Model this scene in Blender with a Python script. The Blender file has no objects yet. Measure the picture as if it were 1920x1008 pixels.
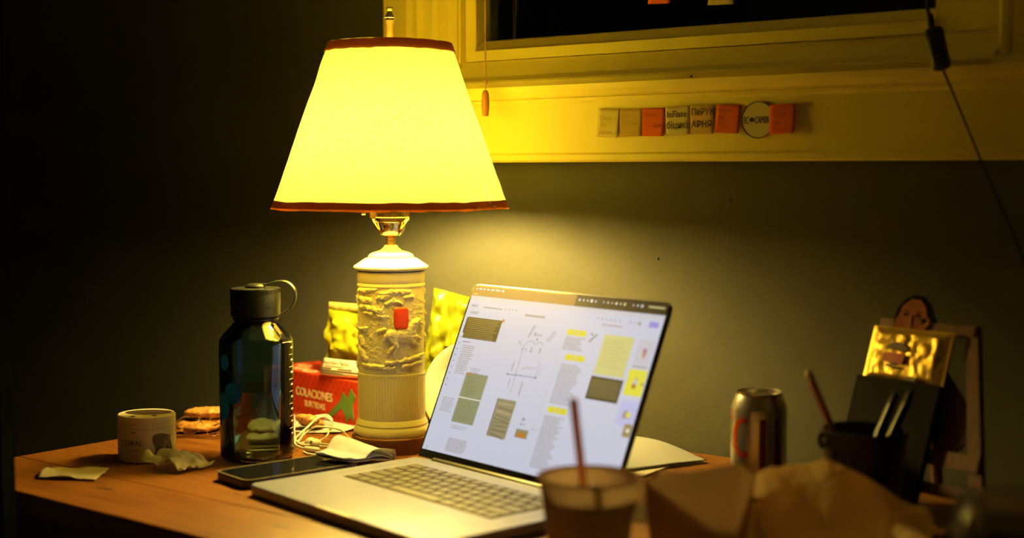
import bpy, bmesh, math, random
import numpy as np
from mathutils import Vector, Matrix

# ------------------------------------------------------------------ camera, world, exposure
R = math.radians
TZ = 0.74                       # table height
scene = bpy.context.scene
C = scene.collection
cam_d = bpy.data.cameras.new('camera')
cam = bpy.data.objects.new('camera', cam_d); C.objects.link(cam)
cam.location = (0, 0, TZ + 0.342)
cam.rotation_euler = (R(90 - 3.95), 0, 0)
cam_d.sensor_width = 36; cam_d.lens = 50; cam_d.clip_start = 0.02
cam_d.dof.use_dof = True; cam_d.dof.focus_distance = 1.74; cam_d.dof.aperture_fstop = 2.3
scene.camera = cam
world = bpy.data.worlds.new('world'); scene.world = world; world.use_nodes = True
bg = world.node_tree.nodes['Background']
bg.inputs[0].default_value = (0.45, 0.8, 0.9, 1); bg.inputs[1].default_value = 0.010
vs = scene.view_settings
vs.view_transform = 'Standard'; vs.look = 'None'; vs.gamma = 1; vs.use_curve_mapping = False; vs.exposure = 0.0
LAMP_RGB = (1.0, 0.69, 0.20)   # the warm bulb
LAMP_POWER = 550.0

random.seed(7); rng = np.random.default_rng(7)

# ------------------------------------------------------------------ materials
MATS = {}
def mat(name, col=(.8, .8, .8), rough=.5, metal=0, spec=.5, trans=0, ior=1.45, emit=None, estr=1, noise=None, bump=None, coat=0, alpha=None, subs=0):
    """noise=(scale, colour2, lo, hi, stretch) ; bump=(scale, strength, stretch)"""
    if name in MATS: return MATS[name]
    m = bpy.data.materials.new(name); m.use_nodes = True
    nt = m.node_tree; b = nt.nodes['Principled BSDF']
    b.inputs['Base Color'].default_value = (*col, 1); b.inputs['Roughness'].default_value = rough
    b.inputs['Metallic'].default_value = metal; b.inputs['Specular IOR Level'].default_value = spec
    b.inputs['Transmission Weight'].default_value = trans; b.inputs['IOR'].default_value = ior
    b.inputs['Coat Weight'].default_value = coat
    if alpha is not None: b.inputs['Alpha'].default_value = alpha
    if emit:
        b.inputs['Emission Color'].default_value = (*emit, 1); b.inputs['Emission Strength'].default_value = estr
    def coords(stretch):
        tc = nt.nodes.new('ShaderNodeTexCoord'); mp = nt.nodes.new('ShaderNodeMapping')
        nt.links.new(tc.outputs['Object'], mp.inputs[0]); mp.inputs['Scale'].default_value = stretch
        return mp.outputs[0]
    if noise:
        sc, c2, lo, hi, st = noise
        n = nt.nodes.new('ShaderNodeTexNoise'); n.inputs['Scale'].default_value = sc; n.inputs['Detail'].default_value = 5
        nt.links.new(coords(st), n.inputs['Vector'])
        r = nt.nodes.new('ShaderNodeValToRGB'); r.color_ramp.elements[0].position = lo; r.color_ramp.elements[1].position = hi
        r.color_ramp.elements[0].color = (*col, 1); r.color_ramp.elements[1].color = (*c2, 1)
        nt.links.new(n.outputs[0], r.inputs[0]); nt.links.new(r.outputs[0], b.inputs['Base Color'])
    if bump:
        sc, s, st = bump
        n = nt.nodes.new('ShaderNodeTexNoise'); n.inputs['Scale'].default_value = sc; n.inputs['Detail'].default_value = 4
        nt.links.new(coords(st), n.inputs['Vector'])
        bp = nt.nodes.new('ShaderNodeBump'); bp.inputs['Strength'].default_value = s; bp.inputs['Distance'].default_value = .002
        nt.links.new(n.outputs[0], bp.inputs['Height']); nt.links.new(bp.outputs[0], b.inputs['Normal'])
    MATS[name] = m; return m
def emat(name, col, s=1.0):
    """a lit screen pixel colour"""
    if name in MATS: return MATS[name]
    m = bpy.data.materials.new(name); m.use_nodes = True; nt = m.node_tree
    b = nt.nodes['Principled BSDF']; b.inputs['Base Color'].default_value = (.01, .01, .01, 1); b.inputs['Roughness'].default_value = .6; b.inputs['Specular IOR Level'].default_value = .15
    b.inputs['Emission Color'].default_value = (*col, 1); b.inputs['Emission Strength'].default_value = s
    MATS[name] = m; return m
def fabric_shade():
    m = bpy.data.materials.new('shade_linen'); m.use_nodes = True; nt = m.node_tree
    for n in list(nt.nodes):
        if n.type == 'BSDF_PRINCIPLED': nt.nodes.remove(n)
    out = [n for n in nt.nodes if n.type == 'OUTPUT_MATERIAL'][0]
    d = nt.nodes.new('ShaderNodeBsdfDiffuse'); t = nt.nodes.new('ShaderNodeBsdfTranslucent'); mx = nt.nodes.new('ShaderNodeMixShader')
    mx.inputs[0].default_value = .10
    tc = nt.nodes.new('ShaderNodeTexCoord'); mp = nt.nodes.new('ShaderNodeMapping'); mp.inputs['Scale'].default_value = (1, 1, .25)
    n = nt.nodes.new('ShaderNodeTexNoise'); n.inputs['Scale'].default_value = 420; n.inputs['Detail'].default_value = 3
    r = nt.nodes.new('ShaderNodeValToRGB'); r.color_ramp.elements[0].position = .3; r.color_ramp.elements[1].position = .7
    r.color_ramp.elements[0].color = (.72, .70, .15, 1); r.color_ramp.elements[1].color = (.87, .86, .24, 1)
    nt.links.new(tc.outputs['Object'], mp.inputs[0]); nt.links.new(mp.outputs[0], n.inputs['Vector']); nt.links.new(n.outputs[0], r.inputs[0])
    for s in (d, t): nt.links.new(r.outputs[0], s.inputs[0])
    nt.links.new(d.outputs[0], mx.inputs[1]); nt.links.new(t.outputs[0], mx.inputs[2]); nt.links.new(mx.outputs[0], out.inputs[0])
    return m
def paper_mat(name, col, tr=.25, bumpscale=60, bs=.2):
    """thin paper: diffuse with a little light coming through"""
    if name in MATS: return MATS[name]
    m = bpy.data.materials.new(name); m.use_nodes = True; nt = m.node_tree
    for n in list(nt.nodes):
        if n.type == 'BSDF_PRINCIPLED': nt.nodes.remove(n)
    out = [n for n in nt.nodes if n.type == 'OUTPUT_MATERIAL'][0]
    d = nt.nodes.new('ShaderNodeBsdfDiffuse'); t = nt.nodes.new('ShaderNodeBsdfTranslucent'); mx = nt.nodes.new('ShaderNodeMixShader')
    mx.inputs[0].default_value = tr
    tc = nt.nodes.new('ShaderNodeTexCoord')
    n = nt.nodes.new('ShaderNodeTexNoise'); n.inputs['Scale'].default_value = bumpscale; n.inputs['Detail'].default_value = 5
    bp = nt.nodes.new('ShaderNodeBump'); bp.inputs['Strength'].default_value = bs; bp.inputs['Distance'].default_value = .002
    nt.links.new(tc.outputs['Object'], n.inputs['Vector']); nt.links.new(n.outputs[0], bp.inputs['Height'])
    for s in (d, t): s.inputs[0].default_value = (*col, 1); nt.links.new(bp.outputs[0], s.inputs['Normal'])
    nt.links.new(d.outputs[0], mx.inputs[1]); nt.links.new(t.outputs[0], mx.inputs[2]); nt.links.new(mx.outputs[0], out.inputs[0])
    MATS[name] = m; return m

U1 = (1, 1, 1)
M_wall = mat('wall_paint', (.058, .059, .043), .75, bump=(90, .25, U1))
M_trim = mat('trim_paint', (.85, .72, .12), .42, bump=(25, .08, U1))
M_wood = mat('table_pine', (.205, .076, .010), .42, noise=(9, (.115, .034, .005), .42, .72, (1.2, 11, 4)), bump=(40, .12, (1, 12, 4)))
M_woodedge = mat('table_edge', (.28, .17, .09), .55, noise=(9, (.18, .10, .05), .4, .7, (1.5, 10, 6)))
M_knot = mat('wood_knot', (.060, .020, .005), .5)
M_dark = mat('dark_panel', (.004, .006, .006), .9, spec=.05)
M_floor = mat('floor_boards', (.16, .10, .06), .5, noise=(6, (.10, .06, .035), .4, .7, (1, 8, 1)))
M_ceil = mat('ceiling_paint', (.82, .80, .74), .8)
M_black = mat('black_plastic', (.012, .013, .014), .35)
M_alu = mat('aluminium', (.20, .22, .34), .36, metal=.35, bump=(400, .03, U1))
M_brass = mat('brass', (.86, .68, .30), .16, metal=1)
M_white = mat('white_plastic', (.78, .77, .70), .3)
M_ceramic = mat('cream_ceramic', (.86, .83, .58), .28, coat=.25)
M_ink = mat('dark_ink', (.03, .012, .012), .6)

# ------------------------------------------------------------------ mesh helpers
class MB:
    def __init__(s): s.v = []; s.f = []; s.m = []
    def add(s, vs, fs, mi=0):
        o = len(s.v); s.v += [tuple(p) for p in vs]
        for f in fs: s.f.append(tuple(i + o for i in f)); s.m.append(mi)
        return s
    def box(s, x0, x1, y0, y1, z0, z1, mi=0):
        return s.add([(x, y, z) for z in (z0, z1) for y in (y0, y1) for x in (x0, x1)],
                     [(0, 2, 3, 1), (4, 5, 7, 6), (0, 1, 5, 4), (2, 6, 7, 3), (0, 4, 6, 2), (1, 3, 7, 5)], mi)
    def quad(s, a, b, c, d, mi=0): return s.add([a, b, c, d], [(0, 1, 2, 3)], mi)
    def rect(s, x0, y0, x1, y1, z, mi=0): return s.quad((x0, y0, z), (x1, y0, z), (x1, y1, z), (x0, y1, z), mi)
    def lathe(s, prof, n=48, mi=0, c=(0, 0), rad=None):
        vs = []; fs = []
        for r, z in prof:
            for k in range(n):
                a = 2 * math.pi * k / n; vs.append((c[0] + r * math.cos(a), c[1] + r * math.sin(a), z))
        for i in range(len(prof) - 1):
            for k in range(n):
                k2 = (k + 1) % n; fs.append((i * n + k, i * n + k2, (i + 1) * n + k2, (i + 1) * n + k))
        if prof[0][0] > 1e-6 and rad != 'open': fs.append(tuple(range(n - 1, -1, -1)))
        if prof[-1][0] > 1e-6 and rad != 'open': fs.append(tuple((len(prof) - 1) * n + k for k in range(n)))
        return s.add(vs, fs, mi)
    def tube(s, pts, r, n=8, mi=0, flat=None):
        pts = [Vector(p) for p in pts]; vs = []; fs = []; prev = None
        for i, p in enumerate(pts):
            t = (pts[min(i + 1, len(pts) - 1)] - pts[max(i - 1, 0)]).normalized()
            if prev is None:
                a = Vector((0, 0, 1)) if abs(t.z) < .9 else Vector((1, 0, 0)); x = t.cross(a).normalized()
            else: x = (prev - t * prev.dot(t)).normalized()
            prev = x; y = t.cross(x)
            rr = r[i] if isinstance(r, (list, tuple)) else r
            for k in range(n):
                a = 2 * math.pi * k / n; vs.append(p + x * (rr * math.cos(a)) + y * (rr * (flat or 1) * math.sin(a)))
        for i in range(len(pts) - 1):
            for k in range(n):
                k2 = (k + 1) % n; fs.append((i * n + k, i * n + k2, (i + 1) * n + k2, (i + 1) * n + k))
        fs.append(tuple(range(n - 1, -1, -1))); fs.append(tuple((len(pts) - 1) * n + k for k in range(n)))
        return s.add(vs, fs, mi)
    def prism(s, poly, z0, z1, mi=0):
        n = len(poly)
        vs = [(x, y, z0) for x, y in poly] + [(x, y, z1) for x, y in poly]
        fs = [tuple(range(n - 1, -1, -1)), tuple(range(n, 2 * n))] + [(k, (k + 1) % n, n + (k + 1) % n, n + k) for k in range(n)]
        return s.add(vs, fs, mi)
    def profx(s, poly, x0, x1, mi=0):
        """polygon in (y,z) swept along x"""
        n = len(poly); vs = [(x0, y, z) for y, z in poly] + [(x1, y, z) for y, z in poly]
        return s.add(vs, [tuple(range(n - 1, -1, -1)), tuple(range(n, 2 * n))] + [(k, (k + 1) % n, n + (k + 1) % n, n + k) for k in range(n)], mi)
    def grid(s, fn, nu, nv, mi=0, wrap=False):
        vs = [fn(i / (nu if wrap else nu - 1), j / (nv - 1)) for j in range(nv) for i in range(nu)]
        fs = []
        for j in range(nv - 1):
            for i in range(nu if wrap else nu - 1):
                i2 = (i + 1) % nu; fs.append((j * nu + i, j * nu + i2, (j + 1) * nu + i2, (j + 1) * nu + i))
        return s.add(vs, fs, mi)
    def build(s, name, mats, parent=None, loc=(0, 0, 0), rot=(0, 0, 0), smooth=None, solid=None, subsurf=0):
        me = bpy.data.meshes.new(name); me.from_pydata(s.v, [], s.f); me.validate()
        for m in (mats if isinstance(mats, (list, tuple)) else [mats]): me.materials.append(m)
        if any(s.m) and len(me.polygons) == len(s.m): me.polygons.foreach_set('material_index', s.m)
        bm = bmesh.new(); bm.from_mesh(me); bmesh.ops.recalc_face_normals(bm, faces=bm.faces); bm.to_mesh(me); bm.free()
        return link(name, me, parent, loc, rot, smooth, solid, subsurf)
def link(name, me, parent=None, loc=(0, 0, 0), rot=(0, 0, 0), smooth=None, solid=None, subsurf=0):
    if smooth:
        me.polygons.foreach_set('use_smooth', [True] * len(me.polygons)); me.set_sharp_from_angle(angle=R(smooth))
    o = bpy.data.objects.new(name, me); C.objects.link(o); o.location = loc; o.rotation_euler = rot
    if parent: o.parent = parent
    if subsurf:
        md = o.modifiers.new('smooth', 'SUBSURF'); md.levels = subsurf; md.render_levels = subsurf
    if solid:
        md = o.modifiers.new('thickness', 'SOLIDIFY'); md.thickness = solid; md.offset = 0
    return o
def rbox(name, dx, dy, dz, r, mats, parent=None, loc=(0, 0, 0), rot=(0, 0, 0), seg=2, z0=True):
    """bevelled box, base centred at its origin"""
    bm = bmesh.new(); bmesh.ops.create_cube(bm, size=1)
    bmesh.ops.scale(bm, vec=(dx, dy, dz), verts=bm.verts)
    if z0: bmesh.ops.translate(bm, vec=(0, 0, dz / 2), verts=bm.verts)
    bmesh.ops.bevel(bm, geom=bm.edges[:], offset=r, segments=seg, affect='EDGES', profile=.5)
    me = bpy.data.meshes.new(name); bm.to_mesh(me); bm.free(); me.materials.append(mats)
    return link(name, me, parent, loc, rot, 40)
def thing(name, label, cat, loc=(0, 0, 0), rz=0, group=None, rot=None):
    o = bpy.data.objects.new(name, None); C.objects.link(o); o.location = loc
    o.rotation_euler = rot if rot else (0, 0, rz); o.empty_display_size = .05
    return tag(o, label, cat, group)
def tag(o, label, cat, group=None):
    o['label'] = label; o['category'] = cat
    if group: o['group'] = group
    return o
def struct(o, label=None, cat=None):
    o['kind'] = 'structure'
    if label: o['label'] = label
    if cat: o['category'] = cat
    return o
def roundrect(w, h, r, x=0, y=0, n=6, only=None):
    pts = []
    for i, (cx, cy, a0) in enumerate(((w - r, h - r, 0), (r, h - r, 90), (r, r, 180), (w - r, r, 270))):
        if only and i not in only:
            pts.append([(w, h), (0, h), (0, 0), (w, 0)][i]); continue
        for k in range(n + 1):
            a = R(a0 + 90 * k / n); pts.append((cx + r * math.cos(a), cy + r * math.sin(a)))
    return [(px + x, py + y) for px, py in pts]
def text_mesh(body, size, extrude=.0001, align='LEFT', xs=1.0, bold=0):
    cu = bpy.data.curves.new('lettering', 'FONT'); cu.body = body; cu.size = size; cu.extrude = extrude; cu.align_x = align
    cu.resolution_u = 3; cu.offset = bold * size
    ob = bpy.data.objects.new('lettering_tmp', cu); C.objects.link(ob)
    dg = bpy.context.evaluated_depsgraph_get(); me = bpy.data.meshes.new_from_object(ob.evaluated_get(dg))
    bpy.data.objects.remove(ob); bpy.data.curves.remove(cu)
    if xs != 1:
        for v in me.vertices: v.co.x *= xs
    return me
def text(name, body, size, m, parent, loc, rot=(0, 0, 0), align='LEFT', xs=1.0, bend=None, extrude=.0001, bold=0):
    me = text_mesh(body, size, extrude, align, xs, bold)
    if bend:      # wrap round a vertical cylinder: x -> angle, y -> z
        rad, a0 = bend
        for v in me.vertices:
            a = a0 + v.co.x / rad; rr = rad + v.co.z + .0002
            v.co = Vector((rr * math.cos(a), rr * math.sin(a), v.co.y))
    me.materials.append(m)
    return link(name, me, parent, loc, rot)
def spline(pts, n=8):
    out = []; P = [Vector(p) for p in pts]
    for i in range(len(P) - 1):
        p0, p1, p2, p3 = P[max(i - 1, 0)], P[i], P[i + 1], P[min(i + 2, len(P) - 1)]
        for k in range(n):
            t = k / n; t2 = t * t; t3 = t2 * t
            out.append(.5 * ((2 * p1) + (-p0 + p2) * t + (2 * p0 - 5 * p1 + 4 * p2 - p3) * t2 + (-p0 + 3 * p1 - 3 * p2 + p3) * t3))
    return out + [P[-1]]
# value noise
_lat = rng.random((64, 64, 64)) * 2 - 1
def vn(x, y, z=0.0):
    i, j, k = math.floor(x), math.floor(y), math.floor(z); fx, fy, fz = x - i, y - j, z - k
    fx, fy, fz = (t * t * (3 - 2 * t) for t in (fx, fy, fz)); r = 0
    for a in (0, 1):
        for b in (0, 1):
            for c in (0, 1):
                r += _lat[(i + a) % 64, (j + b) % 64, (k + c) % 64] * (fx if a else 1 - fx) * (fy if b else 1 - fy) * (fz if c else 1 - fz)
    return r
def fbm(x, y, z=0.0, o=3): return sum(vn(x * 2 ** i, y * 2 ** i, z * 2 ** i + 7.3 * i) / 2 ** i for i in range(o))

# ------------------------------------------------------------------ the setting
# wall frame: local x runs along the window wall (to the right and towards the camera), local -y into the room
T = Vector((-.260, 2.105, TZ)); YAW = R(-38.7)
tu = Vector((math.cos(YAW), math.sin(YAW), 0)); tv = Vector((tu.y, -tu.x, 0))
def L(u, v, z=0): return T + tu * u + tv * v + Vector((0, 0, z))
def walled(o): o.location = T; o.rotation_euler = (0, 0, YAW); return o

m = MB(); m.box(-2.6, 3.4, -3.6, .3, -TZ - .05, -TZ)
struct(walled(m.build('floor', M_floor)), 'dark wooden floor below the table', 'floor')
m = MB(); m.box(-2.6, 3.4, -3.6, .3, 1.80, 1.85)
struct(walled(m.build('ceiling', M_ceil)), 'pale ceiling above the room', 'ceiling')
W0, W1, WZ0, WZ1 = .250, .969, .462, 1.45       # window opening
m = MB()
m.box(-2.6, W0, .004, .12, -TZ, 1.8); m.box(W1, 3.4, .004, .12, -TZ, 1.8)
m.box(W0, W1, .004, .12, -TZ, WZ0); m.box(W0, W1, .004, .12, WZ1, 1.8)
struct(walled(m.build('wall_back', M_wall)), 'grey-olive painted wall behind the table', 'wall')
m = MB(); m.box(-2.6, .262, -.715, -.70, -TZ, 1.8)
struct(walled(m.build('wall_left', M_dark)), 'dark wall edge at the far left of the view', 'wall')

m = MB(); m.box(-2.6, 2.5, -2.35, -2.3, -TZ, 1.8)
struct(walled(m.build('wall_front', mat('room_paint', (.78, .74, .66), .8))), 'painted wall behind the viewer', 'wall')
m = MB(); m.box(2.5, 2.55, -2.3, .12, -TZ, 1.8)
struct(walled(m.build('wall_right', MATS['room_paint'])), 'painted wall far to the right', 'wall')

# window
win = struct(walled(thing('window_1', 'window with wide cream painted casing and dark night panes', 'window')))
# fluted left and right casings: profile across u, swept up
def casing(u0, u1):
    w = u1 - u0
    prof = [(0, .012), (.03, .018), (.09, .018), (.11, .014), (.14, .020), (.36, .020), (.40, .013), (.44, .019), (.50, .019), (.53, .012), (.60, .012), (.64, .019), (.70, .019),
            (.74, .013), (.78, .021), (.86, .021), (.89, .015), (1.0, .015)]
    poly = [(u0 + a * w, -b) for a, b in prof] + [(u1, .004), (u0, .004)]
    return MB().prism(poly, .459, 1.55)
casing(.112, .2505).build('casing', M_trim, win); casing(.9859, 1.124).build('casing', M_trim, win)
m = MB(); m.box(.10, 1.136, -.022, .004, 1.55, 1.66); m.build('head_casing', M_trim, win)
m = MB(); m.box(.2505, .2535, -.012, .03, .487, 1.45); m.box(.967, .9859, -.012, .03, .487, 1.45)
m.build('jamb', M_trim, win)
m = MB()                                            # sash: stiles, rails, small glazing bead
m.box(.2545, .2725, -.002, .03, .4885, 1.45); m.box(.9139, .966, -.002, .03, .4885, 1.45)
m.build('sash_stile', M_trim, win)
m = MB(); m.profx([(-.006, .4885), (-.006, .5020), (-.003, .5035), (-.001, .5045), (.010, .5155), (.020, .5176), (.03, .5176), (.03, .4885)], .2725, .9139)
m.build('sash_rail', M_trim, win)
m = MB(); m.box(.2725, .9139, -.002, .03, 1.41, 1.45); m.build('top_rail', M_trim, win)
m = MB(); m.box(.2725, .9139, .020, .024, .5176, 1.41)
m.build('pane', mat('night_glass', (.75, .85, .85), .02, trans=1, ior=1.5), win)
m = MB(); m.box(.3005, .306, .045, .06, .50, 1.44); m.build('storm_frame', mat('storm_bronze', (.10, .055, .035), .5), win)
m = MB(); m.profx([(-.002, .4875), (.03, .4875), (.03, .450), (-.034, .450), (-.034, .4565), (-.016, .466)], .2505, .9859); m.build('sloping_sill', M_trim, win)
m = MB(); m.profx([(.004, .4605), (.004, .4345), (-.022, .4345), (-.026, .4365), (-.031, .443), (-.034, .450), (-.034, .456), (-.031, .4595), (-.028, .4605)], .095, 1.14)
m.build('stool', M_trim, win)
apr = MB(); apr.profx([(.004, .4340), (.004, .353), (-.019, .353), (-.021, .3555), (-.021, .362), (-.018, .365), (-.018, .427), (-.020, .4300), (-.020, .4340)], .105, 1.13)
struct(walled(apr.build('trim_1', M_trim)), 'wide cream painted apron board under the window', 'trim')
# the night outside: a dark house wall a few metres off
m = MB(); m.box(-4, 5, 2.4, 2.5, -TZ, 3.2); m.box(.10, .32, 2.30, 2.4, -TZ, 3.2); m.box(1.5, 1.7, 2.3, 2.4, -TZ, 3.2)
tag(walled(m.build('neighbour_wall', mat('night_siding', (.10, .06, .04), .8))), 'dark neighbouring house wall outside the window', 'building')

# ------------------------------------------------------------------ table
TW = 1.62
tab = walled(thing('desk_table', 'orange pine table with a thick top standing under the window', 'table')); tab.location = T - Vector((0, 0, TZ))
D0, D1 = .004, .638
for i in range(6):                                  # planks along the wall direction
    a = D0 + (D1 - D0) * i / 6; b = D0 + (D1 - D0) * (i + 1) / 6
    m = MB(); m.box(0, TW, -b + .0002, -a - .0002, TZ - .026, TZ)
    o = m.build('plank', M_wood, tab)
    md = o.modifiers.new('edge', 'BEVEL'); md.width = .0006 if 0 < i < 5 else .0012; md.segments = 2
m = MB(); m.box(.03, TW - .03, -D1 + .022, -D1 + .04, TZ - .11, TZ - .026); m.build('apron', M_woodedge, tab)
m = MB(); m.box(.03, TW - .03, -D0 - .06, -D0 - .04, TZ - .11, TZ - .026); m.build('apron', M_woodedge, tab)
m = MB(); m.box(.03, .05, -D1 + .04, -D0 - .06, TZ - .11, TZ - .026); m.build('apron', M_woodedge, tab)
leg_me = None
for x, y in ((.055, -D0 - .085), (.055, -D1 + .07), (TW - .055, -D0 - .085), (TW - .055, -D1 + .07)):
    if leg_me is None:
        o = rbox('leg', .055, .055, TZ - .026, .004, M_woodedge, tab, (x, y, 0)); leg_me = o.data
    else: link('leg', leg_me, tab, (x, y, 0))
for (x, y, a, w) in ((.2266, .5720, .25, .013), (.500, .566, .1, .012), (.36, .50, .0, .007), (.14, .60, .3, .006)):
    m = MB(); pts = [(w * math.cos(t) * (1 + .25 * math.cos(2 * t + x * 9)), .22 * w * math.sin(t)) for t in np.linspace(0, 2 * math.pi, 18)[:-1]]
    m.prism(pts, 0, .00012); m.build('knot', M_knot, tab, (x, -y, TZ), (0, 0, a))

# ------------------------------------------------------------------ table lamp
LX, LY = -.1482, 1.7382
lamp = thing('table_lamp', 'cream relief ceramic table lamp with a glowing cone shade', 'lamp', (LX, LY, TZ))
m = MB(); m.lathe([(.0485, 0), (.0492, .001), (.0492, .0185), (.0480, .0202), (0, .0202)], 64)
m.build('wooden_foot', mat('walnut', (.14, .055, .022), .35, noise=(30, (.09, .03, .012), .4, .7, (1, 1, 5))), lamp, smooth=35)
m = MB(); m.lathe([(.0455, .0202), (.0468, .0225), (.0470, .0255), (.0455, .0295), (.0438, .0318), (.0445, .0335), (.0428, .0375), (.0418, .0390), (.0412, .0398), (0, .0398)], 72)
m.build('foot_ring', M_ceramic, lamp, smooth=40)
# fluted drum
def flute(i, j):
    a = 2 * math.pi * i; z = .0396 + j * (.0945 - .0396)
    e = min(1, j * 12, (1 - j) * 12); r = .0409 + .0006 * abs(math.cos(a * 36)) * max(0, e)
    return (r * math.cos(a), r * math.sin(a), z)
m = MB(); m.grid(flute, 576, 14, wrap=True); m.build('fluted_drum', M_ceramic, lamp, smooth=60)
m = MB()
m.lathe([(.0405, .0935), (.0414, .0945), (.0414, .0958), (.0405, .0965)], 96); m.build('collar', M_ceramic, lamp, smooth=40)
beadm = MB(); beadm.lathe([(0, -.0012), (.0009, -.0008), (.0012, 0), (.0009, .0008), (0, .0012)], 6); bead0 = None
for k in range(56):
    a = 2 * math.pi * k / 56; p = (.0411 * math.cos(a), .0411 * math.sin(a), .0934)
    if bead0 is None: bead0 = beadm.build('bead', M_ceramic, lamp, p, smooth=60).data
    else: link('bead', bead0, lamp, p)
# relief body: a height field of clouds, trees, a running horse and rocky ground (phi = 0 faces the camera side)
PH0 = math.atan2(-LY, -LX)
def seg_d(px, py, ax, ay, bx, by):
    dx, dy = bx - ax, by - ay; t = np.clip(((px - ax) * dx + (py - ay) * dy) / (dx * dx + dy * dy + 1e-9), 0, 1)
    return np.hypot(px - ax - t * dx, py - ay - t * dy)
def vna(x, y, z):
    i, j = np.floor(x).astype(int), np.floor(y).astype(int); k = math.floor(z); fx, fy, fz = x - i, y - j, z - k
    fx, fy = fx * fx * (3 - 2 * fx), fy * fy * (3 - 2 * fy); fz = fz * fz * (3 - 2 * fz); r = 0
    for a in (0, 1):
        for b in (0, 1):
            for c in (0, 1):
                r = r + _lat[(i + a) % 64, (j + b) % 64, (k + c) % 64] * (fx if a else 1 - fx) * (fy if b else 1 - fy) * (fz if c else 1 - fz)
    return r
def fbma(x, y, z, o=3): return sum(vna(x * 2 ** i, y * 2 ** i, z * 2 ** i + 7.3 * i) / 2 ** i for i in range(o))
HORSE = [(420, 595, 520, 600, 40), (400, 592, 440, 610, 38), (505, 595, 545, 575, 36), (530, 565, 575, 510, 25), (570, 505, 600, 488, 18), (595, 492, 630, 520, 13), (585, 486, 590, 476, 6),
         (385, 575, 352, 600, 11), (352, 600, 338, 632, 8), (405, 620, 430, 660, 20), (430, 660, 395, 705, 11), (395, 705, 372, 735, 7), (430, 630, 440, 680, 16), (440, 685, 415, 735, 9), (415, 735, 425, 775, 7),
         (535, 605, 590, 612, 14), (590, 612, 625, 635, 8), (540, 610, 565, 650, 13), (565, 650, 600, 672, 8)]
CLOUD = [(330, 275, 420, 255, 16), (420, 258, 540, 265, 13), (300, 310, 380, 290, 13), (500, 300, 570, 305, 9), (360, 350, 420, 325, 13), (420, 325, 480, 350, 10),
         (150, 260, 260, 235, 22), (140, 320, 230, 330, 20), (170, 375, 260, 395, 16), (250, 395, 330, 420, 15), (200, 425, 240, 432, 14), (290, 440, 340, 445, 12), (330, 400, 320, 440, 10),
         (360, 805, 470, 795, 11), (470, 795, 590, 765, 11), (590, 765, 650, 755, 10), (150, 700, 200, 780, 16), (180, 830, 340, 835, 12), (330, 850, 420, 840, 9), (480, 835, 640, 815, 10),
         (150, 560, 200, 545, 14), (160, 620, 180, 680, 14), (300, 560, 345, 545, 9)]
NPH, NZ = 440, 200
Zt, Zb = .2020, .0965
_z = Zb + (Zt - Zb) * np.arange(NZ) / (NZ - 1); _ph = 2 * math.pi * np.arange(NPH) / NPH; _ph = np.where(_ph > math.pi, _ph - 2 * math.pi, _ph)
PHI, ZZ = np.meshgrid(_ph, _z); CYY = ((.2148 - ZZ) / .000658 + 515 - 480) * 4.2
CXX = np.where(np.abs(PHI) > 1.2, 399 + 265 * (np.sign(PHI) * .932 + (PHI - np.sign(PHI) * 1.2)), 399 + 265 * np.sin(PHI))
hf = np.zeros_like(PHI)
for ax, ay, bx, by, r in HORSE:
    d = seg_d(CXX, CYY, ax, ay, bx, by) / (r * 1.25); hf = np.maximum(hf, .0046 * np.sqrt(np.clip(1 - d * d, 0, 1)) * min(1, r / 22 + .35))
wx, wy = CXX + 9 * vna(CXX / 26, CYY / 26, 3), CYY + 9 * vna(CXX / 22, CYY / 22, 8)
for ax, ay, bx, by, r in CLOUD:
    d = seg_d(wx, wy, ax, ay, bx, by) / (r * 1.3); hf = np.maximum(hf, .0028 * np.clip(1 - d * d, 0, 1) ** .6)
hf = np.where(np.abs(PHI) < 1.45, hf, .0026 * np.maximum(0, fbma(CXX / 60, CYY / 45, 1, 3)))
rough = .0007 * np.maximum(0, fbma(CXX / 34, CYY / 24, 5, 3)) + .0003 * vna(CXX / 9, CYY / 9, 2)
edge = np.minimum(1, np.minimum(np.arange(NZ), NZ - 1 - np.arange(NZ)) / 5)[:, None]
hh = (hf + rough * np.where((CYY > 330) | (CXX < 420), 1, .25)) * edge
def rel(i, j):
    ii = int(round(i * NPH)) % NPH; jj = int(round(j * (NZ - 1)))
    a = PH0 + 2 * math.pi * i; r = .0402 + hh[jj, ii]; return (r * math.cos(a), r * math.sin(a), Zb + (Zt - Zb) * j)
m = MB(); m.grid(rel, NPH, NZ, wrap=True); m.build('relief_body', M_ceramic, lamp, smooth=75)
m = MB(); m.lathe([(.0405, .2015), (.0416, .2025), (.0416, .2045), (.0409, .2055), (.0409, .2068), (.0414, .2075), (.0414, .2200), (0, .2200)], 96)
m.build('upper_band', M_ceramic, lamp, smooth=40)
M_cap = mat('painted_metal_cap', (.78, .77, .68), .3, coat=.2)
m = MB(); m.lathe([(.038, .2200), (.0450, .2225), (.0461, .2245), (.0455, .2262), (.0405, .2295), (.0355, .2330), (.0315, .2355), (.0285, .2362), (.0278, .2385), (.0262, .2405), (.0225, .2425), (.0170, .2440), (.0125, .2455), (.0110, .2475), (0, .2478)], 72)
m.build('cap', M_cap, lamp, smooth=32)
m = MB(); m.lathe([(.0092, .2462), (.0096, .2475), (.0092, .2490), (.0072, .2515), (0, .2518)], 40); m.build('neck_ring', M_cap, lamp, smooth=40)
m = MB(); m.lathe([(.0060, .2510), (.0056, .2530), (.0056, .2590), (0, .2590)], 32); m.build('neck', mat('dull_brass', (.55, .36, .12), .3, metal=1), lamp, smooth=40)
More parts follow.
